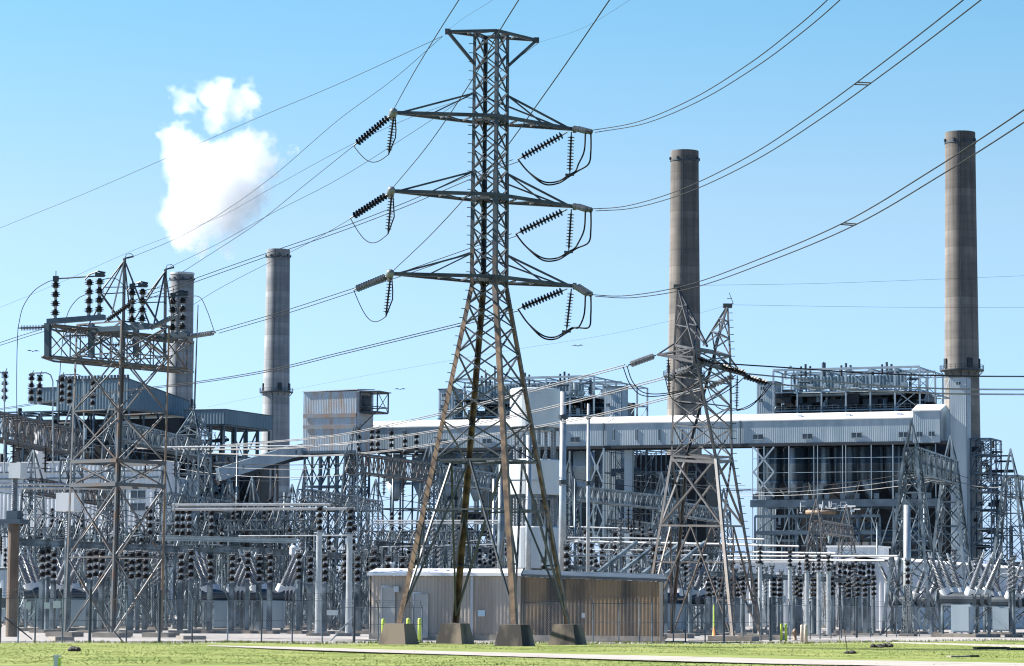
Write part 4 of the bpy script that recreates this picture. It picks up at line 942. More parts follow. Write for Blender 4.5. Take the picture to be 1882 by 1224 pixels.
# ---- boiler houses: open steel frames full of ducts
def boiler(name, label, o, lu, ln, ztop, seed, zs, ndet, group='open framed boiler houses'):
    t = thing(name, label, 'boiler house', o, group)
    nu = max(3, round(lu / 5.6)); nn = max(2, round(ln / 7)); du, dn = lu / nu, ln / nn
    mb = MB(); sframe(mb, o, nu, nn, du, dn, [0, 20, 40] + zs, .36, .28, .26, seed)
    for j in (0, 1): 
        p = V(o) + UP * (zs[-1] + .15) + N * (ln * j * .5); mb.beam(p, p + U * lu, .35, .5)
    mb.build('frame', GALB, t)
    mb = MB(); oo = V(o) + U * 3 + N * (ln * .35)
    mb.obox(oo + UP * 36, U * (lu - 6), N * (ln * .62), zs[-1] - 40.5)
    mb.obox(oo + UP * 20 - N * 2, U * (lu - 6), N * (ln * .62 + 2), 15.9)
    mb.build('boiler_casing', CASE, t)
    mb = MB(); clutter(mb, V(o) + N * .8 + U * .5, lu - 4, ln * .33, 43, zs[-1] - .5, ndet, seed + 1, .5, 2.2, 'bhvddhv'); mb.build('pipework', STEELB, t)
    mb = MB(); clutter(mb, V(o) + N * .8 + U * .5, lu - 4, ln * .33, 43, zs[-1] - 1, ndet, seed + 2, .5, 2.0, 'hvvdr'); mb.build('bright_pipe', GALB, t)
    mb = MB(); clutter(mb, V(o) + N * 1.5 + U * 1, lu - 5, ln * .3, 42.5, zs[-2], ndet, seed + 3, 1.4, 3.6, 'bbbh'); mb.build('ductwork', DARK, t)
    mb = MB(); clutter(mb, V(o) + N * .8 + U * 1, lu - 5, ln * .3, 43, zs[-2], ndet // 4, seed + 4, .5, 1.6, 'bhv'); mb.build('rusty_duct', RUST, t)
    for z in zs[:-1]:
        mb = MB(); mb.obox(V(o) + N * .4 + U * .3 + UP * (z - .32), U * (lu - .6), N * (ln * .4), .12); mb.build('floor_grating', STEELD, t)
        mb = MB(); p = V(o) - N * .25 + UP * z
        for h in (.55, 1.1): mb.beam(p + UP * h, p + U * lu + UP * h, .07)
        kk = 0
        while kk < lu: mb.beam(p + U * kk, p + U * kk + UP * 1.1, .06); kk += 1.4
        mb.build('railing', STEEL, t)
    mb = MB(); R = random.Random(seed)
    for q in range(3):
        c = V(o) + U * (lu * (.14 + .28 * q)) + N * 6
        for k in range(3): mb = MB(); c2 = c + U * k * 1.1; mb.tube(c2 + UP * (zs[-1] - 1), c2 + UP * (zs[-1] + 1.4 + (k % 2) * .5), .28, n=8); mb.build('vent_stack', STEELD, t)
    return t
oR = V((GX(1422, 672), 672, 0)); LR = ul(oR, onU(oR, 1693)); bR = boiler('boiler_house', 'open framed boiler house full of dark ducts above the right half of the gallery', oR, LR, 29, 57, 3, [43.5, 47.3, 51.6, 56.6], 90)
oM = V((GX(828, 706), 706, 0)); LM = ul(oM, onU(oM, 1090)); bM = boiler('boiler_house', 'open framed boiler house behind the foreground tower, partly hidden by white drums', oM, LM, 38, 57, 11, [43.5, 47.6, 52.0, 56.6], 90)
for bt, o, L in ((bR, oR, LR), (bM, oM, LM)):       # upper casing band along the front
    mb = MB(); p = V(o) + N * 3.2 + U * 5; mb.obox(p + UP * 52.4, U * (L - 9), N * .6, 2.9); mb.corr(p - N * .05, p + U * (L - 9) - N * .05, 52.4, 55.3, .8, .12, -N); mb.build('upper_casing', CLADB, bt)
    mb = MB()
    for k in range(9): c = V(o) + N * 2.2 + U * (5 + k * (L - 9) / 8); mb.box(c + UP * 53.0, (1.3, 1.0, 1.0), YAW)
    mb.tube(V(o) + N * 2 + U * 5 + UP * 51.2, V(o) + N * 2 + U * (L - 4) + UP * 51.2, .55, n=12); mb.build('header_pipe', GALB, bt)
for (o, x0, x1, yt, yb, n, lab) in ((oR, 1387, 1421, 703, 768, 2, 'pale ribbed lift shaft at the left end of the right boiler house'), (oM, 797, 828, 716, 776, 2, 'pale ribbed lift shaft left of the middle boiler house'), (oM, 1118, 1149, 712, 770, 16, 'pale ribbed shaft at the right end of the middle boiler house')):
    p, q = onU(o, x0) + N * n * (1 if n < 5 else -.2), onU(o, x1) + N * n * (1 if n < 5 else -.2)
    t = thing('lift_shaft', lab, 'building', p, 'pale lift shafts'); z = ZY(x0, yt, p.y)
    wallbox(t, 'wall', p, ul(p, q), 4.5, 0, z, GALB, .42, .014, roof=STEELD)
    windows(t, p, [(p + U * 1.4, z - 1.4), (p + U * 1.0, z - 4.2)], .8, .8)
p, q = gpt(1746, 1.5), gpt(1776, 1.5); zt_ = ZY(1760, 694, p.y)
t = thing('lift_tower', 'tall pale ribbed lift tower standing in front of the right chimney', 'building', p); wallbox(t, 'wall', p, ul(p, q), 4.0, 0, zt_, GALB, .42, .014, roof=STEELD)
windows(t, p, [(p + U * 1.9, zt_ - 1.3)], .8, .7)
p = gpt(1779, 4); t = thing('stair_tower', 'dark open stair tower beside the right chimney', 'steel frame', p)
mb = MB(); zz_ = [0, 4, 8, 12, 16, 20, 24, 28, 32, 36, 39.5]; sframe(mb, p, 1, 2, 4.4, 5, zz_, .3, .8, .25, 5); 
for k in range(10): mb.beam(p + N * 1 + UP * zz_[k], p + N * 4 + U * 4.4 + UP * zz_[k + 1], .35, .15)
mb.build('frame', STEELB, t)
mb = MB(); clutter(mb, p + N * 3, 4, 6, 2, 38, 90, 6, .5, 1.8, 'bhvr'); mb.build('platform', DARK, t)
mb = MB(); clutter(mb, p, 3, 3, 2, 38, 30, 16, .5, 1.2, 'hr'); mb.build('railing', GALB, t)
p = gpt(1817, 6); t = thing('pipe_rack', 'slim steel rack right of the dark stair tower', 'steel frame', p)
mb = MB(); sframe(mb, p, 1, 1, 2.8, 4, [0, 4, 8, 12, 16, 20, 24, 28, 31.5], .25, .8, .2, 15); clutter(mb, p, 2.5, 3, 1, 29, 25, 8, .5, 1.1, 'hvb'); mb.build('frame', STEELB, t)
p = gpt(1840, 10); t = thing('low_plant_building', 'low dark plant building at the right edge behind the gantries', 'building', p); wallbox(t, 'wall', p, 22, 10, 0, 12.5, CLADB, roof=STEELD)
mb = MB(); sframe(mb, p - N * 3 + U * .5, 1, 1, 6, 2.5, [0, 6, 12.5, 20.5], .25, .6, .2, 31); mb.build('frame', STEELB, t)

# ---- dark turbine floor under the right boiler
p, q = gpt(1372, 13), gpt(1742, 13); t = thing('boiler_basement', 'dark open boiler basement behind and under the silos', 'building', p)
mb = MB(); mb.obox(p + N * 8, U * ul(p, q), N * 10, 42); mb.build('casing', DARK, t)  # solid near-black backdrop, shade of the void put in as colour
mb = MB(); sframe(mb, gpt(1374, 12), 9, 1, ul(p, q) / 9, 6, [0, 5, 9.5, 14, 19, 25], .24, .35, .2, 22); mb.build('frame', STEELB, t)
mb = MB(); clutter(mb, gpt(1385, -1), 38, 12, 1, 21, 160, 23, .6, 2.6, 'bhvdr'); mb.build('pipework', STEELB, t)
mb = MB(); clutter(mb, gpt(1385, -1), 38, 10, 1, 21, 60, 24, .4, 1.6, 'hvrd'); mb.build('bright_pipe', GALB, t)
p, q = gpt(1395, -3), gpt(1625, -3); t = thing('pipe_bridge', 'blue grey steel deck with tanks and pipes in front of the dark basement', 'steel frame', p)
mb = MB(); L = ul(p, q); z = ZY(1500, 980, p.y); z2_ = ZY(1500, 950, p.y)
mb.beam(p + UP * z, p + U * L + UP * z, .5, .8); mb.beam(p + UP * z2_, p + U * L + UP * z2_, .4, .6); mb.beam(p + N * 4 + UP * z, p + N * 4 + U * L + UP * z, .5, .8)
for k in range(7):
    c = p + U * (k * L / 6); mb.beam(c, c + UP * z2_, .35)
    if k < 6: mb.beam(c + UP * 2, c + U * L / 6 + UP * z, .2) if k % 2 else mb.beam(c + UP * z, c + U * L / 6 + UP * z2_, .2)
mb.build('frame', STEELB, t)
mb = MB(); c = gpt(1490, -3.5); zt2 = ZY(1500, 942, c.y); mb.tube(c + UP * zt2, gpt(1545, -3.5) + UP * zt2, .5, n=14); mb.build('tank', RUST, t, smooth=True)
mb = MB(); clutter(mb, gpt(1470, -4), 14, 2, z2_ + .3, z2_ + 2.4, 30, 41, .3, .9, 'hvrb'); mb.build('pipework', WHITE, t)

# ---- under the gallery, middle
p, q = gpt(1092, 14), gpt(1236, 14); t = thing('middle_basement', 'dark framed plant under the gallery between the steel pole and the middle chimney', 'building', p)
mb = MB(); mb.obox(p + N * 10, U * ul(p, q), N * 10, 38); mb.build('casing', DARK, t)  # dark backdrop box, its colour stands for the shade behind the frame
mb = MB(); sframe(mb, gpt(1094, 3), 5, 2, ul(p, q) / 5.1, 7, [0, 6, 11, 16, 21, 27, 33, 38], .2, .25, .16, 27); mb.build('frame', STEELB, t)
mb = MB(); clutter(mb, gpt(1100, 4), 15, 8, 2, 36, 110, 28, .5, 2.6, 'bhvdr'); mb.build('pipework', STEELB, t)
mb = MB(); c = gpt(1141, 2); mb.obox(c, U * 1.9, N * 1.2, 38); mb.build('duct', GALB, t)
mb = MB()
for n in (-.5,):
    for k in range(3):
        p1, q1 = gpt(1083, n), gpt(1110, n); z0_, z1_ = 38 - k * 8, 30 - k * 8
        mb.beam(p1 + UP * z0_, q1 + UP * z1_, .3); mb.beam(q1 + UP * z0_, p1 + UP * z1_, .3); mb.box((p1 + q1) / 2 + UP * ((z0_ + z1_) / 2), (1.1, .3, 1.1), YAW)
    for x in (1083, 1110): mb.beam(gpt(x, n), gpt(x, n) + UP * 38.3, .4)
mb.build('braced_bent', GALB, t)
for i, px in enumerate((702, 752, 802, 852, 902, 1052)):
    c = gpt(px, 7); t = thing('pale_silo', 'pale blue grey silo under the gallery, %s' % (('%s from the left' % nth(i)) if i < 5 else 'just right of the tall steel pole'), 'silo', c, 'pale silos under the gallery')
    zm = ZY(px, 886, c.y); mb = MB(); mb.lathe(c + UP * zm, c + UP * (zb - .9), [(0, 2.5), (.48, 2.5), (.49, 2.6), (.52, 2.6), (.53, 2.5), (1, 2.5)], 24); mb.build('drum', SILOL, t, smooth=True)
    mb = MB(); mb.lathe(c + UP * (zm - 4.5), c + UP * zm, [(0, .6), (1, 2.5)], 24); mb.build('hopper', SILOL, t, smooth=True)
p, q = gpt(690, 12), gpt(935, 12); t = thing('silo_bay', 'dark steel bay behind the pale silos', 'steel frame', p)
mb = MB(); sframe(mb, gpt(690, 1), 6, 2, ul(p, q) / 6, 7, [0, 7, 13, 19, 25, 31, 38], .32, .3, .26, 37, .2); mb.build('frame', STEELB, t)
mb = MB(); clutter(mb, gpt(810, 4), 12, 8, 2, 36, 70, 38, .5, 2.2, 'bhvdr'); mb.build('pipework', DARK, t)

# ---- transfer house on its trestle
oT = V((GX(553, 675), 675, 0)); qT = onU(oT, 651); LT_ = ul(oT, qT)
t = thing('transfer_house', 'tall rust streaked transfer house on a dark trestle, left of the foreground tower', 'building', oT)
ztp, zbt = ZY(553, 721, 675), ZY(553, 829, 675)
wallbox(t, 'wall', oT, LT_, 9, zbt, ztp, THM, .42, .014)
r = MB(); A_ = oT - U * .3 - N * .3; a = U * (LT_ + .6); b = N * 9.6
r.hexa([A_ + UP * ztp, A_ + a + UP * (ztp + .3), A_ + a + b + UP * (ztp + .9), A_ + b + UP * (ztp + .5)], [A_ + UP * (ztp + .2), A_ + a + UP * (ztp + .5), A_ + a + b + UP * (ztp + 1.1), A_ + b + UP * (ztp + .7)]); r.build('roof', ROOFW, t)
mb = MB(); 
for y, h in ((765, .9), (785, .7)): mb.beam(oT - N * .22 + UP * ZY(553, y, 675), oT + U * LT_ - N * .22 + UP * ZY(553, y, 675), .1, h)
mb.build('wall_band', mat('rusty band', (.22, .25, .28), (.28, .17, .11), .6, .1, .4, stretch=(1, 1, .3)), t)
mb = MB(); c = oT + U * (LT_ + .1) + N * 1.5; zc_, zd_ = ZY(660, 757, 672), ztp - .1
for u in (0, 4.4):
    for n in (0, 6): mb.beam(c + U * u + N * n + UP * zc_, c + U * u + N * n + UP * zd_, .25)
for z in (zc_, zc_ + 1.1, zd_ - .1):
    mb.beam(c + UP * z, c + U * 4.4 + UP * z, .2); mb.beam(c + U * 4.4 + UP * z, c + U * 4.4 + N * 6 + UP * z, .2); mb.beam(c + N * 6 + UP * z, c + U * 4.4 + N * 6 + UP * z, .2)
mb.beam(c + U * 4.4 + UP * zc_, c + U * 4.4 + N * 6 + UP * zd_, .12); mb.beam(c + U * 4.4 + UP * zd_, c + U * 4.4 + N * 6 + UP * zc_, .12)
mb.beam(c + U * 4.2 + UP * zc_, c + U * .2 + UP * (zc_ - 3.6), .2); mb.obox(c + UP * (zc_ - .3), U * 4.4, N * 6, .2); mb.obox(c - N * .4 - U * .0 + UP * zd_, U * 5.0, N * 6.8, .2)
mb.box(c + U * 1 + N * 1.5 + UP * (zc_ + 2), (1.6, 1.6, 3.5), YAW)
mb.build('open_cab', STEELD, t)
mb = MB(); zs = [0, 5, 11.5, 18, 24, 29.5, zbt - .5]; sframe(mb, oT + U * .3 + N * .3, 3, 2, (LT_ - .8) / 3, 4, zs, .42, .95, .36, 51); mb.beam(oT - N * .1 + UP * (zbt - .3), oT + U * LT_ - N * .1 + UP * (zbt - .3), .5, .6); mb.build('trestle', STEELB, t)
mb = MB(); mb.beam(oT + U * (LT_ - 2) + N * 2 + UP * (zbt - 4.8), oT + U * (LT_ - 2) + N * 2 + UP * (zbt - .6), 2.0) ; mb.build('chute', DARK, t)
# sloping conveyor
a_, b_ = at(402, 872, 668), oT + N * 2 + UP * (ZY(556, 826, 679)); t = thing('sloping_conveyor', 'pale enclosed conveyor sloping down to the left from the transfer house', 'conveyor', V((a_.x, a_.y, 0)))
k_ = lerp(a_, b_, .80); k_.z += .4
mb = MB(); mb.beam(a_, k_, 2.2, 2.9); mb.beam(k_, b_, 2.2, 2.9)
for i in range(60):
    p = lerp(a_, k_, i / 60); mb.beam(p - UP * 1.4 - N * 1.15, p + UP * 1.4 - N * 1.15, .14)
mb.build('casing', GALB, t)
mb = MB(); mb.beam(a_ - UP * 1.9, k_ - UP * 1.9, 2.0, .8); mb.beam(k_ - UP * 1.9, b_ - UP * 1.9, 2.0, .8)
for u in (.25, .55, .8):
    p = lerp(a_, k_, u); 
    for n in (-1, 1): mb.beam(p + N * n - UP * 2, V((p.x, p.y, 0)) + N * n * 2.2, .4)
    for z in (.2, .4, .6, .8): mb.beam(lerp(p - N - UP * 2, V((p.x, p.y, 0)) - N * 2.2, z), lerp(p + N - UP * 2, V((p.x, p.y, 0)) + N * 2.2, z - .15), .2)
mb.build('truss_and_bents', DARK, t)
windows(t, a_, [(lerp(a_, k_, .35) - N * 1.1, lerp(a_, k_, .35).z - .3), (lerp(k_, b_, .4) - N * 1.1, k_.z)], 1.4, .8, .1)

# ---- left units
c0 = V((GX(407, 700), 700, 0)); t = thing('bunker_house', 'dull blue clad bunker house on dark columns between the two left chimneys', 'building', c0)
z1_, z0_ = ZY(407, 753, 700), ZY(407, 779, 700); pl_ = onU(c0, 333); L = ul(pl_, c0)
wallbox(t, 'wall', pl_, L, 25, z0_, z1_, CLADB, .8, .1, roof=STEELD)
mb = MB(); sframe(mb, pl_ + U * .3 + N * .3, 3, 4, (L - .6) / 3, 6, [0, 7, 14, 21, 27, 33, 38, z0_ - .2], .45, .35, .35, 61, .1); mb.build('frame', STEELB, t)
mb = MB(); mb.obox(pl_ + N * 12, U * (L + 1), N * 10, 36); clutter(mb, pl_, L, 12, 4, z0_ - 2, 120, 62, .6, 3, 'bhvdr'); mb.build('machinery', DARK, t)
mb = MB(); clutter(mb, pl_ - N, L + 2, 6, 4, z0_ - 2, 40, 63, .6, 2, 'hrv'); mb.build('bright_pipe', GALB, t)
c0 = V((GX(228, 690), 690, 0)); t = thing('main_hall', 'large dull blue clad hall with a row of roof vents behind the switch tower', 'building', c0)
z1_, z0_ = ZY(228, 697, 690), ZY(228, 752, 690); pl_ = onU(c0, 96); L = ul(pl_, c0)
wallbox(t, 'wall', pl_, L, 30, z0_, z1_, CLADB, .8, .1, roof=STEELD, z1n=z1_ - 3.2)
pl2 = onU(c0, 42) + N * .5; wallbox(t, 'lower_wall', pl2, ul(pl2, pl_) - .2, 24, z0_ + 2, z1_ - 1.6, CLADB, .8, .1, roof=STEELD)
mb = MB()
for k in range(22): c = pl_ + U * (L * (k + .5) / 22) + N * .4; mb.box(c + UP * (z1_ + .7), (.42, .5, .9), YAW)
mb.beam(pl_ + UP * (z1_ + .35) + N * .4, c0 + UP * (z1_ + .35) + N * .4, .2); mb.build('roof_vent', STEELD, t)
mb = MB(); sframe(mb, onU(c0, -30) + N * .6, 8, 2, ul(onU(c0, -30), c0) / 8, 7, [0, 8, 16, 23, 29, 35, 41, z0_ - .1], .4, .3, .34, 71, .1); mb.build('frame', STEELB, t)
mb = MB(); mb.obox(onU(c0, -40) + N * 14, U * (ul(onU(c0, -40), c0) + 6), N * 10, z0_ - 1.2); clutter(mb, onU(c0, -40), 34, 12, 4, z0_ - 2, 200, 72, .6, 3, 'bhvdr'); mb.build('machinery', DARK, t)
mb = MB(); clutter(mb, onU(c0, -40) - N, 34, 6, 4, z0_ - 2, 90, 73, .6, 2.6, 'hrvh'); mb.build('bright_pipe', GALB, t)
c1 = V((GX(20, 640), 640, 0)); c2 = onU(c1, 292); t = thing('turbine_hall', 'long white turbine hall behind the switch tower', 'building', c1); z = ZY(20, 851, 640)
wallbox(t, 'wall', c1 - U * 12, ul(c1, c2) + 12, 8, 0, z, WHITE, 1.0, .1, roof=ROOFW)
mb = MB()
for y in (868, 880, 895): mb.beam(c1 - U * 12 - N * .25 + UP * ZY(20, y, 640), c2 - N * .25 + UP * ZY(20, y, 640), .14, .3)
mb.build('wall_band', STEELB, t)
windows(t, c1, [(onU(c1, x), ZY(x, y, 640)) for x in (60, 130, 190, 250) for y in (912, 935)], 3.4, 1.6)
c1 = V((GX(328, 716), 716, 0)); c2 = onU(c1, 424); t = thing('annex_building', 'white annex with dark openings left of the second chimney', 'building', c1); z = ZY(328, 841, 716)
wallbox(t, 'wall', c1, ul(c1, c2), 10, 0, z, WHITE, 1.0, .1, roof=ROOFW)
windows(t, c1, [(onU(c1, x), ZY(x, y, 716)) for x, y in ((355, 862), (406, 898), (350, 930), (385, 955))], 2.4, 2.2)
c1 = V((GX(290, 652), 652, 0)); t = thing('annex_building', 'lower pale blue annex between the turbine hall and the white annex', 'building', c1); wallbox(t, 'wall', c1, 5.0, 8, 0, ZY(300, 880, 652), GALB, roof=ROOFW)
# white tapered stack
c = gp(68, 600); t = thing('exhaust_stack', 'stout white exhaust stack rising beside the left edge', 'stack', c)
mb = MB(); mb.lathe(c, c + UP * ZY(68, 792, 600), [(0, 1.3), (.9, 1.2), (.91, 1.35), (1, 1.35)], 20); mb.build('shell', WHITE, t, smooth=True)
mb = MB(); mb.lathe(c + UP * (ZY(68, 792, 600) - .1), c + UP * (ZY(68, 785, 600)), [(0, .9), (1, .8)], 16); mb.build('cap', STEELB, t)

# ---- low buildings in front of the plant
p = V((GX(1642, 292), 292, 0)); t = thing('warehouse', 'long low white warehouse with a pitched roof behind the right gantries', 'building', p)
z = ZY(1640, 1021, 292); q = p + N * 95
mb = MB(); mb.obox(p - U * 5, U * 5, N * 95, z - .6); mb.corr(p - U * 5 - N * .05, p - N * .05, 0, z - .6, .5, .06, -N); mb.corr(p + U * .05, q + U * .05, 0, z - .6, .5, .06, U); mb.build('wall', WHITE, t)
mb = MB(); mb.hexa([p + U * .4 - N * .4 + UP * (z - .6), q + U * .4 + N * .4 + UP * (z - .6), q - U * 3 + N * .4 + UP * (z - .1), p - U * 3 - N * .4 + UP * (z - .1)], [p + U * .4 - N * .4 + UP * (z - .45), q + U * .4 + N * .4 + UP * (z - .45), q - U * 3 + N * .4 + UP * (z + .05), p - U * 3 - N * .4 + UP * (z + .05)])
mb.hexa([p - U * 3 - N * .4 + UP * (z - .1), q - U * 3 + N * .4 + UP * (z - .1), q - U * 5.4 + N * .4 + UP * (z - .6), p - U * 5.4 - N * .4 + UP * (z - .6)], [p - U * 3 - N * .4 + UP * (z + .05), q - U * 3 + N * .4 + UP * (z + .05), q - U * 5.4 + N * .4 + UP * (z - .45), p - U * 5.4 - N * .4 + UP * (z - .45)])
mb.build('roof', ROOFW, t)
c1 = V((GX(1521, 360), 360, 0)); c2 = onU(c1, 1610); t = thing('control_building', 'white control block with roof units in front of the dark basement', 'building', c1); z = ZY(1521, 1006, 360)
wallbox(t, 'wall', c1, ul(c1, c2), 6, 0, z, WHITE, .8, .04, roof=ROOFW)
mb = MB()
for k in range(5): mb.box(c1 + U * (1 + k * 1.1) + N * 2 + UP * (z + .5), (.7, .7, .4), YAW)
mb.build('roof_unit', STEELR, t)
windows(t, c1, [(c1 + U * 2.9, z - 1.5)], 1.9, 1.2)
for (px0, px1, Y, yt, m, lab) in ((1044, 1300, 330, 1040, WHITE, 'low white switch room behind the grey breakers, middle'), (1300, 1520, 345, 1034, WHITE, 'low pale building behind the insulator rows left of the control block'), (-30, 150, 300, 1046, GALB, 'low pale building behind the left breakers'), (430, 660, 330, 1052, GALB, 'low blue grey building behind the rows of posts')):
    c1 = V((GX(px0, Y), Y, 0)); c2 = onU(c1, px1); t = thing('service_building', lab, 'building', c1); wallbox(t, 'wall', c1, ul(c1, c2), 6, 0, ZY(px0, yt, Y), m, .8, .05, roof=ROOFW)
    windows(t, c1, [(c1 + U * (2 + 3.6 * k), 2.0) for k in range(max(1, int(ul(c1, c2) / 4) - 1))], 1.2, 1.0)
# ---------------------------------------------------------------- switchyard: prototypes, each placed once and then copied
FOOT = V((0, 0, 0))
def proto(name, label, cat, group): return thing(name, label, cat, V((0, 0, 0)), group)
def mk_post(h, L, r, colr, kind='round', dark=PORC, units=4, mcol=STEEL):
    t = proto('post_insulator', 'post', 'insulator', 'post insulators of the switchyard')
    mb = MB()
    if kind == 'round': mb.tube((0, 0, .15), (0, 0, h), colr, colr * .85, 12); mb.tube((0, 0, h - .06), (0, 0, h), colr * 1.5, n=12); mb.box((0, 0, .2), (colr * 3.2, colr * 3.2, .05))
    elif kind == 'square': mb.box((0, 0, h / 2 + .07), (colr * 2, colr * 2, h - .14)); mb.box((0, 0, h - .05), (colr * 3, colr * 3, .06))
    elif kind == 'lattice':
        a = sq((0, 0, .15), .38, 0); b = sq((0, 0, h), .2, 0)
        for i in range(4): mb.beam(a[i], b[i], .07)
        lace(mb, a, b, [k / 7 for k in range(8)], .04, 'Z')
    mb.build('column', mcol, t)
    mb = MB(); mb.box((0, 0, .08), (1.1, 1.1, .26)); mb.build('footing', CONC, t)
    io = post_insul(t, V((0, 0, h)), L, r, units, dark)
    mb = MB(); mb.tube((-.22, 0, h + L + .06), (.22, 0, h + L + .06), .06); mb.box((0, 0, h + L), (.3, .2, .12)); mb.beam((.12, 0, h + L), (.2, 0, h + L + .3), .04); mb.beam((-.12, 0, h + L), (-.2, 0, h + L + .28), .04); mb.build('clamp', STEELD, io)
    return t
first = {}
def place(key, px, Y, label, sc=None, yaw=YAW, group=None, z=0.0, xy=None):
    loc = xy if xy is not None else gp(px, Y, z); src, used = first[key]
    if not used:
        src.location = loc; src.rotation_euler = (0, 0, yaw); src['label'] = label; first[key] = (src, True)
        if group: src['group'] = group
        if sc: src.scale = sc
        return src
    o = dup(src, loc, yaw, label, group)
    o.scale = sc or (1, 1, 1); return o
first['round'] = (mk_post(3.75, 1.95, .29, .15), False)
first['square'] = (mk_post(3.6, 1.95, .29, .14, 'square'), False)
first['lattice'] = (mk_post(3.9, 1.9, .24, .2, 'lattice'), False)
first['grey'] = (mk_post(3.2, 2.2, .25, .13, 'round', PORCG, 7), False)
first['greytall'] = (mk_post(5.4, 2.2, .25, .15, 'round', PORCG, 7), False)
first['tall'] = (mk_post(7.0, 1.75, .27, .21, 'round', mcol=ALU), False)
first['darktall'] = (mk_post(5.6, 1.9, .25, .16, 'lattice'), False)
def mk_top(L, r, units, dark, name='post_insulator', hang=False):
    t = proto(name, 'top', 'insulator', 'post insulators of the switchyard')
    if hang:
        mb = MB(); mb.tube((0, 0, -.2), (0, 0, 0), .04); mb.tube((0, 0, -L - .2), (0, 0, -L - .1), .04); mb.build('fitting', STEELD, t)
        mb = MB(); insul(mb, (0, 0, -.15), (0, 0, -L - .15), r, units); mb.build('disc_stack', dark, t)
    else:
        io = post_insul(t, V((0, 0, 0)), L, r, units, dark)
        mb = MB(); mb.box((0, 0, L + .05), (.35, .22, .14)); mb.beam((0, 0, L), (.15, 0, L + .35), .04); mb.build('clamp', STEELD, io)
    return t
first['stack'] = (mk_top(1.95, .27, 4, PORC), False)
first['hang'] = (mk_top(1.5, .22, 5, PORC, 'hanging_insulator', True), False)

# circuit breaker with slanting bushings
def mk_breaker():
    t = proto('circuit_breaker', 'b', 'circuit breaker', 'circuit breakers with slanting bushings')
    for y in (-1.5, 0, 1.5): mb = MB(); mb.tube((-1.1, y, 2.35), (1.1, y, 2.35), .42, n=16); mb.build('tank', STEELD, t)
    for y in (-1.5, 0, 1.5):
        for sx in (-1, 1):
            d = V((sx * .42, (y / 1.5) * .12, 1)).normalized(); p = V((sx * .72, y, 2.5))
            mb = MB(); mb.tube(p, p + d * .55, .36, .34, 16); mb.build('turret', WHITE, t)
    for y in (-1.5, 0, 1.5):
        for sx in (-1, 1):
            d = V((sx * .42, (y / 1.5) * .12, 1)).normalized(); p = V((sx * .72, y, 2.5)) + d * .55
            mb = MB(); prof = [(0, .2)]; n = 22
            for k in range(n):
                a = k / n; r = .22 - .11 * a; prof += [(a + .005, r * .78), (a + .5 / n, r), (a + .9 / n, r * .78)]
            mb.lathe(p, p + d * 2.05, prof + [(1, .1)], 12); b = mb.build('bushing', PORCG, t)
            mb = MB(); mb.tube(p + d * 2.05, p + d * 2.45, .07); mb.box(p + d * 2.1, (.22, .22, .1)); mb.build('terminal', ALU, b)
    mb = MB()
    for x in (-.95, .95):
        for y in (-1.8, 1.8): mb.beam((x, y, .1), (x, y, 2.0), .14)
    for y in (-1.8, 1.8): mb.beam((-.95, y, 2.0), (.95, y, 2.0), .14); mb.beam((-.95, y, .4), (.95, y, 1.8), .07)
    for x in (-.95, .95): mb.beam((x, -1.8, 1.95), (x, 1.8, 1.95), .14); mb.beam((x, -1.8, .4), (x, 1.8, 1.8), .07)
    mb.build('frame', STEEL, t)
    mb = MB(); mb.box((.5, -2.15, 1.15), (1.3, .6, 1.7)); mb.box((.5, -2.48, 1.15), (1.1, .04, 1.5)); mb.build('control_cabinet', GALB, t)
    mb = MB(); mb.box((0, 0, .08), (3, 5, .24)); mb.build('footing', CONC, t)
    return t
first['breaker'] = (mk_breaker(), False)
def mk_switch(h=4.6):
    t = proto('switch_stand', 's', 'switch', 'three phase switch stands')
    for x in (-2.2, 2.2):
        mb = MB(); a, b = sq((x, 0, .15), .42, 0), sq((x, 0, h), .25, 0)
        for i in range(4): mb.beam(a[i], b[i], .08)
        lace(mb, a, b, [k / 7 for k in range(8)], .045, 'Z'); mb.build('column', STEEL, t)
    mb = MB()
    for y in (-.3, .3): mb.beam((-2.9, y, h + .1), (2.9, y, h + .1), .12, .2)
    for k in range(7): mb.beam((-2.7 + k * .9, -.3, h + .1), (-2.7 + k * .9, .3, h + .1), .08)
    mb.build('beam', STEEL, t)
    for x in (-2.3, 0, 2.3):
        post_insul(t, V((x, -.25, h + .2)), 1.7, .22, 4); 
        mb = MB(); mb.path([(x, -.25, h + 1.95), (x + .3, -.1, h + 2.15), (x + .5, .3, h + 2.1), (x + .55, 1.6, h + 1.95)], .04); mb.box((x, -.25, h + 1.95), (.4, .2, .14)); mb.build('switch_blade', ALU, t)
    for x in (-2.2, 2.2): mb = MB(); mb.box((x, 0, .08), (1.3, 1.3, .24)); mb.build('footing', CONC, t)
    return t
first['switch'] = (mk_switch(), False)
def mk_ct():
    t = proto('current_transformer', 'c', 'transformer', 'slim instrument transformers')
    mb = MB(); mb.tube((0, 0, .15), (0, 0, 2.6), .14, n=10); mb.box((0, 0, 2.65), (.6, .6, .1)); mb.build('column', STEEL, t)
    mb = MB(); mb.box((0, 0, 3.0), (.55, .55, .6)); mb.build('base_tank', GALB, t)
    mb = MB(); insul(mb, (0, 0, 3.3), (0, 0, 4.9), .2, 14, .12); mb.build('insulator', PORCG, t)
    mb = MB(); mb.lathe((0, 0, 4.9), (0, 0, 5.6), [(0, .15), (.15, .3), (.8, .3), (1, .12)], 14); mb.build('head', WHITE, t)
    mb = MB(); mb.box((0, 0, .08), (1, 1, .24)); mb.build('footing', CONC, t)
    return t
first['ct'] = (mk_ct(), False)
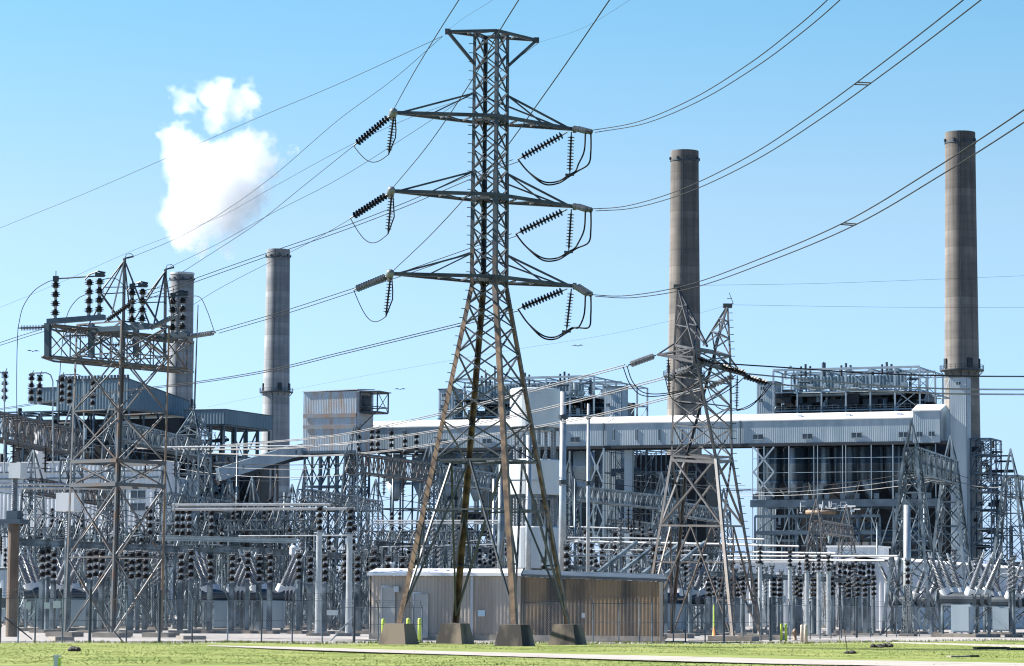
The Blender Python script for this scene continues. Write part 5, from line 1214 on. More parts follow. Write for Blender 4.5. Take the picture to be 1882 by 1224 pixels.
def mk_cab():
    t = proto('control_cabinet', 'c', 'cabinet', 'outdoor control cabinets')
    mb = MB(); mb.box((0, 0, 1.1), (1.1, .7, 1.7)); mb.box((0, 0, 1.98), (1.25, .85, .06)); mb.build('body', WHITE, t)
    mb = MB(); mb.box((-.27, -.365, 1.1), (.5, .03, 1.5)); mb.box((.27, -.365, 1.1), (.5, .03, 1.5)); mb.build('door', GALB, t)
    mb = MB(); mb.box((0, 0, .12), (1.3, .9, .24)); mb.build('plinth', CONC, t)
    return t
first['cabinet'] = (mk_cab(), False)
def mk_bent():
    t = proto('bus_portal', 'c', 'bus frame', 'lattice bus frames')
    h = 7.4
    for x in (-4, 4):
        mb = MB(); a, b = sq((x, 0, .15), .6, 0), sq((x, 0, h), .35, 0)
        for i in range(4): mb.beam(a[i], b[i], .11)
        lace(mb, a, b, [k / 9 for k in range(10)], .055, 'Z'); mb.build('column', STEEL, t)
    mb = MB(); lacedbeam(mb, (-4.6, 0, h), (4.6, 0, h), .8, .75, 18, .09, .06); mb.build('beam', STEEL, t)
    for x in (-3, 0, 3): 
        post_insul(t, V((x, 0, h + .78)), 1.6, .21, 4)
        mb = MB(); insul(mb, (x + 1, 0, h - .05), (x + 1, 0, h - 1.5), .18, 6); mb.build('hanging_insulator', PORC, t)
    for x in (-4, 4): mb = MB(); mb.box((x, 0, .08), (1.7, 1.7, .24)); mb.build('footing', CONC, t)
    return t
first['frame'] = (mk_bent(), False)

# nearest row, each post where it stands
g1 = 'front row of dark post insulators behind the left fence'
xs1 = [76, 86, 97, 163, 174, 186, 240, 253, 266, 331, 349, 385, 425, 454, 475, 495, 548, 569, 596, 633, 656, 683, 712, 738, 762]
tall1 = {76: .96, 86: .98, 97: 1.0}
for i, px in enumerate(xs1):
    Y = 188 + (i % 3) * 1.4 + px * .012; h = ZY(px, 1003 + (px / 740) * 16 + (i * 7 % 5), Y) / 5.75
    place(('square', 'round', 'square')[i % 3], px, Y, 'dark post insulator, grey column, %s from left in row nearest left fence' % nth(i), (1, 1, h), group=g1)
for px, yt, n in ((585, 928, 'left'), (641, 933, 'right')):
    Y = 181.0; place('tall', px, Y, '%s one of two tall pale columns with dark insulators ending the double pipe' % n, (1, 1, ZY(px, yt, Y) / 8.85), group='tall pale columns carrying the double pipe')
g2_ = 'front row of dark post insulators behind the right fence'
xs2 = [1302, 1313, 1324, 1345, 1356, 1365, 1388, 1423, 1433, 1464, 1471, 1494, 1500, 1529, 1559, 1576, 1590, 1606]
for i, px in enumerate(xs2):
    Y = 206 + (i % 2) * 1.6 + (px - 1300) * .03; place(('square', 'round')[i % 2], px, Y, 'dark post insulator, slim column, %s from left in row behind right fence' % nth(i), (.9, .9, ZY(px, 1058 + (i * 5 % 4), Y) / 5.75), group=g2_)
g3_ = 'second row of small post insulators on the right'
xs3 = [1533, 1544, 1554, 1562, 1568, 1581, 1588, 1597, 1605, 1290, 1282, 1272, 1335, 1408]
for i, px in enumerate(sorted(xs3)):
    Y = 236.0; place('grey' if px < 1420 else 'round', px, Y, 'small post insulator, %s from the left in the second row on the right' % nth(i), (.8, .8, ZY(px, 1038 + (i % 3) * 2, Y) / 5.6), group=g3_)
for i, (px, yt, Y) in enumerate(((1397, 1003, 200), (1505, 1018, 203), (1523, 1020, 204), (1452, 1010, 208), (1483, 1018, 206))):
    place('tall', px, Y, 'tall slim column with a dark insulator under the right pipes, %s from the left' % nth(sorted([1397, 1505, 1523, 1452, 1483]).index(px)), (.8, .8, ZY(px, yt, Y) / 8.85), group='tall columns under the right pipes')
# stacks standing on beams
for i, (px, yb, Y) in enumerate(((8, 738, 202), (57, 741, 206), (72, 742, 208), (113, 742, 213), (127, 745, 215), (170, 748, 219))):
    p = at(px, yb, Y); place('stack', 0, 0, 'dark insulator stack on the brown gantry at the left edge, %s from the left' % nth(i), group='insulator stacks on the brown gantry', xy=p)
for i, (px, yb, Y) in enumerate(((659, 833, 231), (683, 834, 234), (694, 834, 235), (719, 836, 238), (744, 839, 241), (765, 841, 243))):
    p = at(px, yb, Y); place('stack', 0, 0, 'dark insulator stack on the gantry left of the foreground tower, %s from the left' % nth(i), group='insulator stacks on the gantry left of the tower', xy=p)
for i, (px, yt, Y) in enumerate(((672, 870, 232), (706, 872, 236), (741, 876, 240), (790, 880, 245))):
    p = at(px, yt, Y); place('hang', 0, 0, 'dark insulator hanging below the gantry left of the foreground tower, %s from the left' % nth(i), group='insulators hanging below that gantry', xy=p)
for i, (px, yb, Y) in enumerate(((275, 987, 196), (325, 988, 197), (335, 988, 198), (347, 988, 196), (388, 990, 200))):
    p = at(px, yb, Y); place('stack', 0, 0, 'dark insulator stack on the thick pale beam behind the switch tower, %s from left' % nth(i), (.95, .95, .98), group='insulator stacks on the thick beam', xy=p)
for i, (px, yt, Y) in enumerate(((1155, 931, 250), (1165, 932, 251), (1176, 933, 252), (25, 812, 200), (84, 815, 206), (268, 830, 236), (322, 832, 246))):
    p = at(px, yt, Y); place('hang', 0, 0, 'dark insulator hanging below a laced gantry beam, %s such from left' % nth([25, 84, 268, 322, 1155, 1165, 1176].index(px)), (1.1, 1.1, 1.2), group='insulators hanging below laced beams', xy=p)
# breakers
for px, Y, l in ((88, 204, 'grey circuit breaker with slanting bushings behind the leftmost posts'), (150, 212, 'grey circuit breaker with slanting bushings behind the switch tower legs'), (410, 210, 'circuit breaker with slanting bushings behind the fifth fence post'), (500, 204, 'circuit breaker with slanting bushings and pale drums left of the tall pale columns'), (1775, 206, 'big circuit breaker with fanned grey bushings at the right, behind the fence'), (1676, 232, 'circuit breaker with slanting bushings under the near right gantry'), (1848, 226, 'circuit breaker with slanting bushings close to the right edge'), (1255, 215, 'circuit breaker with slanting bushings behind the twin peaked tower legs')):
    place('breaker', px, Y, l, (1.08, 1.08, 1.08 if px != 1775 else 1.12), yaw=YAW + (.3 if px < 900 else -.1))
# rows behind
rows = [(206, 2.7), (222, 2.1), (240, 2.4), (262, 2.3), (290, 3.0), (322, 3.8)]
R = random.Random(21)
kinds = {0: ['grey', 'round', 'ct', 'cabinet', 'grey', 'square'], 1: ['greytall', 'switch', 'lattice', 'ct', 'darktall', 'grey'], 2: ['darktall', 'frame', 'greytall', 'switch', 'greytall'], 3: ['frame', 'greytall', 'switch', 'darktall', 'greytall'], 4: ['frame', 'darktall', 'greytall', 'switch'], 5: ['frame', 'switch', 'greytall']}
kn = {'grey': 'grey post insulator on a short column', 'round': 'dark post insulator on a round column', 'square': 'dark post insulator on a square column', 'ct': 'slim instrument transformer with a white head', 'cabinet': 'pale control cabinet', 'greytall': 'grey post insulator on a tall column', 'switch': 'three phase switch stand', 'lattice': 'dark post insulator on a lattice column', 'darktall': 'dark post insulator on a tall lattice column', 'frame': 'lattice bus frame'}
for k, (Y0, step) in enumerate(rows):
    o = V((0, Y0, 0)); i = 0; cnt = {}
    for s in range(-60, 60):
        p = o + U * (s * step + R.uniform(-.6, .6)) + N * R.uniform(-2, 2); px = CX + F * p.x / p.y
        if px < -30 or px > 1910: continue
        if 1290 < px < 1640 and k in (0, 1): continue
        if k == 0 and (px > 1700 or px < 620 and i % 2): i += 1; continue
        key = kinds[k][(i * 5 + R.randrange(2)) % len(kinds[k])]; i += 1
        if px > 1270 and key in ('frame', 'darktall', 'greytall'): key = 'grey' if k < 4 else 'ct'
        if k >= 3 and px > 1640: continue
        if key == 'frame' and R.random() < .35: key = 'switch'
        sz = R.uniform(.9, 1.12); cnt[key] = cnt.get(key, 0) + 1
        place(key, 0, 0, '%s, %s such from left, %s background row' % (kn[key], nth(cnt[key] - 1), nth(k)), (1, 1, sz), yaw=YAW + (R.choice((0, math.pi / 2)) if key in ('switch', 'frame') else 0), xy=p, group='%s in the %s background row' % (kn[key], nth(k)))
# bus pipes
gb = 'aluminium bus pipes of the switchyard'
def pipe(a, b, r, label, m=ALU, n=10):
    p, q = at(*a), at(*b); mb = MB(); mb.tube(p, q, r, n=n); mb.tube(p - (q - p).normalized() * .05, p + (q - p).normalized() * .1, r * 1.25, n=n)
    return tag(mb.build('bus_pipe', m), label, 'pipe', gb)
def bigbeam(a, b, w, h, label, m=ALU):
    p, q = at(*a), at(*b); mb = MB(); mb.beam(p, q, w, h * .12); mb.beam(p - UP * h, q - UP * h, w, h * .12); mb.beam(p - UP * h * .5, q - UP * h * .5, w * .15, h); mb.beam(p + V((.0, -w * .3, -h * .5)), q + V((0, -w * .3, -h * .5)), w * .3, h * .35)
    return tag(mb.build('bus_beam', m), label, 'beam', 'thick beams of the switchyard')
bigbeam((34, 990, 187), (420, 1009, 222), .35, .42, 'thick grey beam running back from the left edge behind the front posts', STEEL)
bigbeam((400, 1003, 216), (744, 1024, 262), .35, .42, 'thick grey beam behind the tall pale columns', STEEL)
bigbeam((290, 984, 194), (545, 990, 200), .35, .3, 'upper pale beam carrying insulator stacks behind the switch tower', ALU)
bigbeam((1300, 1050, 212), (1600, 1065, 236), .3, .35, 'grey beam above the right row of posts', STEEL)
bigbeam((690, 995, 240), (935, 1010, 262), .3, .35, 'grey beam seen between the legs of the foreground tower', STEEL)
pipes = [((318, 928, 182), (607, 927, 180), .085, 'upper pipe of the bright pair ending at the tall pale columns'), ((318, 936, 183), (652, 935, 181), .085, 'lower pipe of the bright pair ending at the tall pale columns'),
 ((-20, 888, 178), (212, 893, 186), .075, 'upper of two bright pipes at the left edge behind the switch tower'), ((-20, 897, 180), (216, 898, 187), .075, 'lower of two bright pipes at the left edge behind the switch tower'),
 ((112, 842, 200), (292, 856, 215), .06, 'bright pipe crossing the switch tower at its upper girder'), ((690, 957, 222), (932, 957, 218), .065, 'upper bright pipe behind the legs of the foreground tower'), ((688, 962, 223), (977, 962, 219), .065, 'lower bright pipe behind the legs of the foreground tower'),
 ((1045, 988, 232), (1215, 990, 228), .07, 'bright pipe just right of the tall steel pole'), ((1048, 995, 236), (1390, 1001, 226), .09, 'long bright pipe behind the twin peaked tower'), ((1340, 990, 236), (1405, 991, 234), .07, 'short bright pipe right of the twin peaked tower'),
 ((1340, 1001, 226), (1468, 1004, 222), .08, 'bright pipe under the dark silos, upper'), ((1330, 1014, 214), (1536, 1017, 208), .075, 'bright pipe under the dark silos, second from above'), ((1330, 1022, 216), (1650, 1022, 206), .08, 'longest bright pipe in front of the control block'), ((1340, 1029, 218), (1626, 1030, 208), .07, 'lowest bright pipe on the right'),
 ((1045, 968, 260), (1180, 972, 256), .07, 'thin bright pipe between laced beams'), ((300, 822, 225), (640, 818, 218), .05, 'thin bright pipe crossing the second chimney'), ((700, 1005, 230), (935, 1000, 226), .05, 'thin pipe low between the tower legs'),
 ((440, 985, 226), (640, 984, 222), .05, 'thin pipe behind the tall pale columns'), ((60, 950, 214), (330, 962, 222), .05, 'thin pipe behind the switch tower legs'), ((1050, 1022, 216), (1300, 1020, 210), .06, 'low bright pipe above the shed roof'), ((1060, 1010, 248), (1290, 1012, 242), .06, 'middle bright pipe above the shed roof'), ((20, 858, 208), (100, 862, 214), .06, 'short bright pipe at the left edge')]
for a, b, r, l in pipes: pipe(a, b, r, l)
# slanting struts seen over the shed roof
for i in range(4):
    x = 1098 + i * 42; p, q = at(x, 1052 + i, 196 + i * 3), at(x + 72, 996, 200 + i * 3); mb = MB(); mb.beam(p, q, .2); mb.beam(p, V((p.x, p.y, 0)), .2)
    tag(mb.build('strut', STEEL), 'pale slanting strut rising over the shed roof, %s from the left' % nth(i), 'strut', 'slanting struts over the shed roof')
# hooped jumpers
ga = 'curved pale jumpers over the switchyard'
arcs = []
R = random.Random(5)
for i in range(14): x = 440 + i * 13.5; arcs.append(((x, 958 + R.uniform(-8, 8), 226 + i), (x + R.uniform(45, 95), 930 + R.uniform(-6, 10), 232 + i), 20))
for i in range(12): x = 45 + i * 15; arcs.append(((x, 985 + R.uniform(-12, 12), 205 + i), (x + R.uniform(45, 80), 955 + R.uniform(-8, 12), 210 + i), 24))
for i in range(9): x = 640 + i * 14; arcs.append(((x, 1000 + R.uniform(-8, 8), 214 + i * 2), (x + R.uniform(40, 70), 975 + R.uniform(-6, 10), 222 + i), 14))
for i in range(10): x = 1060 + i * 22; arcs.append(((x, 1018 + R.uniform(-8, 8), 220 + i * 2), (x + R.uniform(30, 60), 1004 + R.uniform(-6, 10), 224 + i), 10))
for i in range(9): x = 1640 + i * 26; arcs.append(((x, 1085 + R.uniform(-6, 6), 212 + i * 2), (x + R.uniform(30, 60), 1060 + R.uniform(-6, 6), 216 + i), 12))
for i, (a, b, h) in enumerate(arcs):
    m_ = ((a[0] * .65 + b[0] * .35), min(a[1], b[1]) - h * .6, (a[2] + b[2]) / 2); zone = ('left of the tall pale columns', 'behind the switch tower', 'left of the foreground tower legs', 'above the shed roof', 'over the right breakers')[0 if i < 14 else 1 if i < 26 else 2 if i < 35 else 3 if i < 45 else 4]
    j = i - (0, 14, 26, 35, 45)[0 if i < 14 else 1 if i < 26 else 2 if i < 35 else 3 if i < 45 else 4]
    pix_wire([a, m_, b], .035 if i % 3 else .028, 'curved pale jumper %s, %s from the left there' % (zone, nth(j)), WIREL if i % 3 else WIRE, ga, name='jumper_cable', sub=6)
# low slack wires across the yard
gy = 'slack wires between gantries'
R = random.Random(9)
for i, (x0, y0, Y0, x1, y1, Y1) in enumerate([(300, 838, 262, 650, 850, 232), (300, 846, 262, 660, 858, 234), (330, 862, 262, 640, 872, 240), (536, 930, 264, 800, 900, 250), (920, 880, 268, 1060, 905, 242), (930, 890, 268, 1230, 915, 262), (1330, 898, 260, 1680, 868, 228), (1340, 905, 262, 1700, 874, 232), (1350, 911, 262, 1740, 880, 245), (1750, 868, 246, 1860, 878, 242), (1745, 878, 246, 1862, 892, 242), (1060, 868, 300, 1370, 892, 300), (1056, 880, 300, 1380, 900, 300), (1060, 930, 262, 1300, 940, 270), (0, 770, 230, 300, 835, 262), (0, 905, 215, 300, 912, 240), (1240, 890, 255, 1480, 895, 265), (1775, 893, 250, 1900, 905, 262), (650, 900, 250, 900, 930, 262), (300, 868, 262, 560, 880, 290)]):
    wire(at(x0, y0, Y0), at(x1, y1, Y1), .45, .022 if i % 2 else .03, 'slack wire strung between gantries, %s listed from left to right across the yard' % nth(i), WIREL if i % 3 else WIRE, gy, name='yard_wire')
# steel poles
gpole = 'steel poles in the yard'
def pole(px, yt, Y, r, label, m=ALU, arms=()):
    b = gp(px, Y); t = thing('steel_pole', label, 'pole', b, gpole); z = ZY(px, yt, Y); mb = MB(); tt = at(px + (2 if px > 941 else -2) * 0, yt, Y); tt = V((b.x, b.y, z)); mb.tube(b, tt, r * 1.15, r * .8, 14); mb.build('shaft', m, t, smooth=True)
    mb = MB(); mb.tube(b, b + UP * .25, r * 1.9, n=14); 
    for y in arms: zz1 = ZY(px, y, Y); mb.tube(b + UP * zz1, b + UP * (zz1 + .3), r * 1.35, n=14)
    mb.build('flange', STEELD, t)
pole(1033, 720, 205, .26, 'tall thick steel pole right of the white reactor drums', arms=(770, 890)); pole(1080, 742, 208, .13, 'tall thinner pole just right of the thick steel pole', arms=(770, 892))
pole(970, 800, 212, .22, 'steel pole in front of the white reactor drums'); pole(920, 842, 214, .28, 'thick blue grey pole left of the white reactor drums', STEEL)
pole(1668, 928, 220, .30, 'thick steel pole between the legs of the near right gantry'); pole(906, 880, 240, .14, 'thin pole left of the thick blue grey pole'); pole(1056, 880, 236, .12, 'thin pole between the two tall steel poles', STEEL)
pole(432, 816, 262, .11, 'thin pole crossing the sloping conveyor', STEEL); pole(1700, 880, 330, .12, 'thin pole behind the near right gantry', STEEL); pole(1613, 960, 300, .10, 'thin pole right of the control block', STEEL)
pole(720, 800, 246, .10, 'thin pole on the gantry left of the foreground tower', STEEL); pole(520, 905, 246, .10, 'thin pole left of the transfer house trestle', STEEL)
# white reactor drums on insulator legs
c = gp(981, 216); t = thing('reactor_stack', 'stack of three big white drums on grey insulator legs behind the foreground tower', 'reactor', c)
def zpy(y): return ZY(981, y, 216)
for y0, y1 in ((715, 786), (845, 910), (968, 1045)):
    mb = MB(); mb.lathe(c + UP * zpy(y1), c + UP * zpy(y0), [(0, 1.75), (.012, 1.86), (.97, 1.86), (1, 1.75), (1, .9)], 40); mb.build('drum', mat('drum white %d' % y0, (.36, .415, .455), (.50, .54, .56), .45, 0, .5, stretch=(1, 1, .25)), t, smooth=False)
    mb = MB(); mb.tube(c + UP * (zpy(y1) - .28), c + UP * (zpy(y1) - .02), 1.5, n=24)
    for a in range(6): g = a * math.pi / 3; mb.box(c + V((math.cos(g) * 1.5, math.sin(g) * 1.5, zpy(y1) - .12)), (.5, .3, .24), g)
    mb.build('spider', STEEL, t)
for y0, y1 in ((786, 845), (910, 968), (1045, 1120)):
    for a in range(8):
        g = a * math.pi / 4 + .2; p = c + V((math.cos(g) * 1.5, math.sin(g) * 1.5, 0)); mb = MB(); z0_, z1_ = zpy(y1), zpy(y0) - .25
        if y1 == 1120: mb.tube(p + UP * 0, p + UP * z1_, .12)
        else: insul(mb, p + UP * z0_, p + UP * (z0_ * .5 + z1_ * .5), .13, 5, .10, 8); insul(mb, p + UP * (z0_ * .5 + z1_ * .5), p + UP * z1_, .13, 5, .10, 8)
        mb.build('support_leg', PORCG if y1 != 1120 else STEEL, t)
mb = MB()
for y in (822, 885): mb.beam(c + V((-2.2, -1.9, zpy(y) - c.z)), c + V((.6, -1.95, zpy(y) - c.z)), .12)
mb.build('terminal_bar', ALU, t)
# big voltage transformer at the left edge
Y = 163.0; b = gp(22, Y); t = thing('voltage_transformer', 'large instrument transformer with a white top box on a brown column at the left edge', 'transformer', b)
mb = MB(); z1_ = ZY(22, 962, Y); mb.tube(b, b + UP * z1_, .33, .30, 14); mb.build('column', mat('brown column', (.09, .065, .05), (.15, .11, .08), .7, .1, 1.2), t)
mb = MB(); mb.box(b + UP * (z1_ + .1), (1.3, .9, .25), YAW); mb.box(b + UP * (z1_ + .45), (.7, .5, .5), YAW); mb.build('base_tank', STEELB, t)
mb = MB(); z2_ = ZY(22, 879, Y); insul(mb, b + UP * (z1_ + .6), b + UP * z2_, .21, 18, .15, 12); mb.build('insulator', PORCG, t)
mb = MB(); mb.box(b + V((.15, 0, (z2_ + ZY(22, 851, Y)) / 2)), (.75, .7, .85), YAW); mb.build('top_box', WHITE, t)
Y = 178.0; b = gp(122, Y); t = thing('voltage_transformer', 'white boxed instrument transformer behind the left leg of the switch tower', 'transformer', b)
z1_, z2_ = ZY(122, 940, Y), ZY(122, 906, Y); mb = MB(); mb.box(b + UP * ((z1_ + z2_) / 2), (1.25, .9, z2_ - z1_), YAW); mb.build('top_box', WHITE, t); mb = MB(); mb.tube(b, b + UP * (z1_ - 1.6), .2); mb.build('column', STEEL, t); mb = MB(); insul(mb, b + UP * (z1_ - 1.6), b + UP * z1_, .2, 12, .14); mb.build('insulator', PORCG, t)
# hooked pipe risers at the left edge
for i, (x, Y) in enumerate(((8, 200), (97, 208), (154, 214))):
    p = [at(x - 42, 683 + i * 3, Y), at(x - 12, 682 + i * 3, Y), at(x - 4, 686 + i * 3, Y), at(x, 697 + i * 3, Y), at(x, 790, Y), at(x, 870, Y)]; mb = MB(); mb.path(p, .055, 6)
    tag(mb.build('hooked_riser', ALU, smooth=True), 'hooked pale pipe riser at the left edge, %s from the left' % nth(i), 'pipe', 'hooked pipe risers at the left')
# ---------------------------------------------------------------- beige shed
a, b, c_ = gp(682, 163.4), gp(957, 160.0), gp(1219, 157.0)
t = thing('equipment_shed', 'long low beige ribbed shed behind the foreground tower, brown stained at its right half', 'shed', a)
zL, zR = ZY(700, 1058, 163), ZY(957, 1057, 160); zD = zR - ZY(1219, 1066, 157) ; back = V((.15, 7.5, 0))
mb = MB(); mb.hexa([a, b, b + back, a + back], [k + UP * (zL - .1) for k in (a, b, b + back, a + back)]); mb.corr(a - V((0, .08, 0)), b - V((0, .08, 0)), .35, zL - .02, .21, .026, -N); mb.corr(a + back * 1 - V((.07, 0, 0)), a - V((.07, 0, 0)), .35, zL - .02, .21, .026, (-1, 0, 0)); mb.build('wall', SHEDL, t)
mb = MB(); mb.hexa([b, c_, c_ + back, b + back], [b + UP * (zR - .1), c_ + UP * (zR - .1 - zD), c_ + back + UP * (zR - .1 - zD), b + back + UP * (zR - .1)]); mb.corr(b - V((0, .08, 0)) + V((.02, 0, 0)), c_ - V((0, .08, 0)), .35, zR - .1, .21, .026, -N, z1b=zR - .1 - zD); mb.build('stained_wall', SHEDR, t)['label'] = 'brown stained right wall'
mb = MB()
e = V((-.25, -.3, 0)); mb.hexa([a + e + UP * (zL + .0), b + V((0, -.3, 0)) + UP * zL, b + back + UP * (zL + .35), a + back + UP * (zL + .35) + V((-.25, 0, 0))], [a + e + UP * (zL + .16), b + V((0, -.3, 0)) + UP * (zL + .16), b + back + UP * (zL + .5), a + back + UP * (zL + .5) + V((-.25, 0, 0))]); mb.build('roof', ROOFW, t)
mb = MB(); mb.hexa([b + V((.02, -.28, zR - .08)), c_ + V((.2, -.28, zR - .08 - zD)), c_ + back + V((.2, 0, zR + .25 - zD)), b + back + V((.02, 0, zR + .25))], [b + V((.02, -.28, zR + .06)), c_ + V((.2, -.28, zR + .06 - zD)), c_ + back + V((.2, 0, zR + .4 - zD)), b + back + V((.02, 0, zR + .4))]); mb.build('roof', STEELD, t)
mb = MB(); mb.hexa([a + V((-.1, -.14, 0)), b + V((0, -.14, 0)), b, a], [k + UP * .34 for k in (a + V((-.1, -.14, 0)), b + V((0, -.14, 0)), b, a)]); mb.hexa([b + V((.02, -.14, 0)), c_ + V((.1, -.14, 0)), c_, b], [k + UP * .34 for k in (b + V((.02, -.14, 0)), c_ + V((.1, -.14, 0)), c_, b)]); mb.build('plinth', CONC, t)
def shedpt(px, y): 
    L = (b - a); f = (px - 682) / (957 - 682); q = a + L * f; return V((q.x, q.y - .16, ZY(px, y, q.y)))
dm = mat('cream door', (.33, .32, .30), (.38, .37, .35), .5, 0, 1)
for x0, x1, y0, y1, nm in ((703, 728, 1079, 1147, 'shutter'), (762, 790, 1091, 1172, 'door')):
    p, q = shedpt(x0, y1), shedpt(x1, y0); mb = MB(); mb.box((p + q) / 2, (q.x - p.x, .08, q.z - p.z), YAW); d = mb.build(nm, dm, t)
    mb = MB(); mb.box((p.x - .04, p.y - .03, (p.z + q.z) / 2), (.08, .1, q.z - p.z + .16)); mb.box((q.x + .04, p.y - .03, (p.z + q.z) / 2), (.08, .1, q.z - p.z + .16)); mb.box(((p.x + q.x) / 2, p.y - .03, q.z + .04), (q.x - p.x, .1, .08)); mb.build('frame', WHITE, d)
    if nm == 'door': mb = MB(); mb.box((q.x - .12, p.y - .08, 1.0), (.06, .08, .2)); mb.build('handle', STEELD, d)
    else:
        mb = MB()
        for k in range(7): mb.box(((p.x + q.x) / 2, p.y - .06, p.z + .35 + k * .09), ((q.x - p.x) * .6, .05, .045))
        mb.build('louvre', STEELD, d)
p = shedpt(729, 1083); mb = MB(); mb.box(p - V((0, .12, 0)), (.28, .22, .32)); mb.build('lamp_box', WHITE, t)
p = shedpt(868, 1118); mb = MB(); mb.box((p.x, p.y - .04, zL / 2), (.14, .1, zL - .1)); mb.build('downpipe', WHITE, t)
p = shedpt(886, 1127); mb = MB(); mb.box(p - V((0, .05, 0)), (.40, .03, .34)); mb.build('notice_plate', mat('blue white plate', (.45, .58, .66), None, .4), t)
q = c_ + V((-.12, -.22, 0)); mb = MB(); mb.box((q.x, q.y, zR / 2 - .15), (.16, .1, zR - .4)); mb.build('corner_trim', SHEDL, t)

# ---------------------------------------------------------------- fences
def fence(name, label, pts, posts, thick=(), group='chain link fences', hf=2.05, top=.42, signs=()):
    P = [gp(*p) for p in pts]
    def atpx(px):
        for A, B in zip(P, P[1:]):
            a0, a1 = CX + F * A.x / A.y, CX + F * B.x / B.y
            if a0 - 2 <= px <= a1 + 2: 
                k = (px - CX) / F; u = (A.x - k * A.y) / (k * (B.y - A.y) - (B.x - A.x)); return A + (B - A) * u
        return P[-1]
    t = thing(name, label, 'fence', P[0], group)
    for x in posts:
        q = atpx(x); th = x in thick; mb = MB(); mb.tube(q, q + UP * (hf + (.45 if th else .05)), .075 if th else .038, n=8); 
        if not th: mb.beam(q + UP * hf, q + V((-.12, -.28, hf + .38)), .035)
        mb.build('post', STEELD if th else STEEL, t)
    rl = MB(); mesh = MB(); bw = MB(); tot = 0
    for A, B in zip(P, P[1:]):
        d = (B - A); L = d.length; d /= L; rl.tube(A + UP * hf, B + UP * hf, .018, n=6); rl.tube(A + UP * .08, B + UP * .08, .012, n=4)
        if hf > 1.5: rl.tube(A + UP * (hf * .52), B + UP * (hf * .52), .012, n=4)
        for k in range(3): bw.tube(A + V((-.04 * (k + 1), -.09 * (k + 1), hf + .12 * (k + 1))), B + V((-.04 * (k + 1), -.09 * (k + 1), hf + .12 * (k + 1))), .007, n=3, caps=False)
        s = .12; n = int(L / s); H = hf - .04
        for i in range(-int(H / s), n + 1):
            for sg in (1, -1):
                x0 = i * s; x1 = x0 + H; z0_, z1_ = (0, H) if sg > 0 else (H, 0)
                a0, a1 = max(x0, 0), min(x1, L)
                if a1 <= a0: continue
                f = lambda x: z0_ + (z1_ - z0_) * (x - x0) / H
                p, q = A + d * a0 + UP * (.04 + f(a0)), A + d * a1 + UP * (.04 + f(a1)); w = .0042
                n_ = V((0, 0, 1)) * w
                mesh.add([p - n_, q - n_, q + n_, p + n_], [(0, 1, 2, 3)])
    rl.build('rail', STEEL, t); bw.build('barbed_wire', STEELD, t); mesh.build('chain_link_mesh', MESHM, t)
    for (x, y, w, h) in signs:
        q = atpx(x); mb = MB(); z = ZY(x, y, q.y); mb.box((q.x, q.y - .06, z), (w, .02, h)); mb.build('sign', WHITE, t)
    return t
MESHM = mat('galvanised mesh', (.26, .28, .30), (.34, .35, .36), .5, .2, 1)
fence('chain_link_fence', 'chain link fence with barbed wire in front of the left half of the switchyard', [(-40, 133), (180, 136), (430, 142), (610, 146)], [8, 42, 73, 123, 173, 240, 300, 360, 425, 487, 543, 598], (8, 173, 300), signs=((60, 1113, .22, .30), (94, 1113, .26, .28), (112, 1111, .33, .32)))
fence('chain_link_fence', 'chain link fence with a braced end between the front posts and the beige shed', [(612, 146.5), (684, 148.5), (776, 150.5)], [615, 656, 700, 764], (656,), hf=1.75, signs=((616, 1126, .55, .25),))
fence('chain_link_fence', 'chain link fence crossing in front of the brown stained wall', [(960, 151.5), (1180, 156), (1262, 158.5)], [965, 1040, 1093, 1140, 1178, 1201, 1240, 1262], (1052,), signs=((1075, 1131, .17, .24),))
fence('chain_link_fence', 'chain link fence around the foot of the twin peaked tower', [(1264, 160), (1330, 164), (1418, 170)], [1264, 1298, 1332, 1368, 1400, 1417], (1332, 1417), signs=((1335, 1139, .14, .28),))
fence('chain_link_fence', 'chain link fence receding along the right half of the switchyard', [(1420, 172), (1580, 196), (1740, 216), (1930, 240)], [1437, 1453, 1490, 1508, 1528, 1547, 1575, 1600, 1630, 1648, 1668, 1690, 1730, 1780, 1820, 1860], (1575,))
# braces
mb = MB(); mb.tube(gp(609, 146.6, .1), gp(655, 148, 1.45), .035); tag(mb.build('fence_brace', STEEL), 'slanting brace pipe at the end of the left fence', 'brace')
mb = MB(); mb.tube(gp(174, 136.3, 1.6), gp(228, 137.5, .05), .035); tag(mb.build('fence_brace', STEELD), 'dark slanting brace right of the thick left fence post', 'brace')
mb = MB(); mb.tube(gp(60, 134.3, .2), gp(8, 133.6, 1.2), .03); tag(mb.build('fence_brace', STEELD), 'dark slanting brace at the far left end of the fence', 'brace')
# ---------------------------------------------------------------- small things by the lawn
def bollard(px, yb, yt, r, m, label, lean=0):
    p = ghit(px, yb, .05); h = ZY(px, yt, p.y); mb = MB(); mb.lathe((p.x, p.y, 0), (p.x + lean, p.y, h), [(0, r), (.95, r), (.985, r * .8), (1, r * .3)], 14); tag(mb.build('bollard', m, smooth=True), label, 'bollard', 'short bollards around the yard')
bollard(704, 1178, 1137, .09, LIME, 'lime bollard behind the leftmost tower footing'); bollard(750, 1178, 1136, .10, LIME, 'lime bollard just right of the leftmost tower footing'); bollard(771, 1177, 1136, .10, LIME, 'lime bollard in front of the shed door')
bollard(1436, 1177, 1146, .07, LIME, 'left one of the two lime bollards by the hydrant'); bollard(1444.5, 1177, 1146, .07, LIME, 'right one of the two lime bollards by the hydrant'); bollard(1474, 1179, 1148, .09, BEIGE, 'left one of the two bleached wooden bollards'); bollard(1481, 1182, 1148, .10, BEIGE, 'right one of the two bleached wooden bollards')
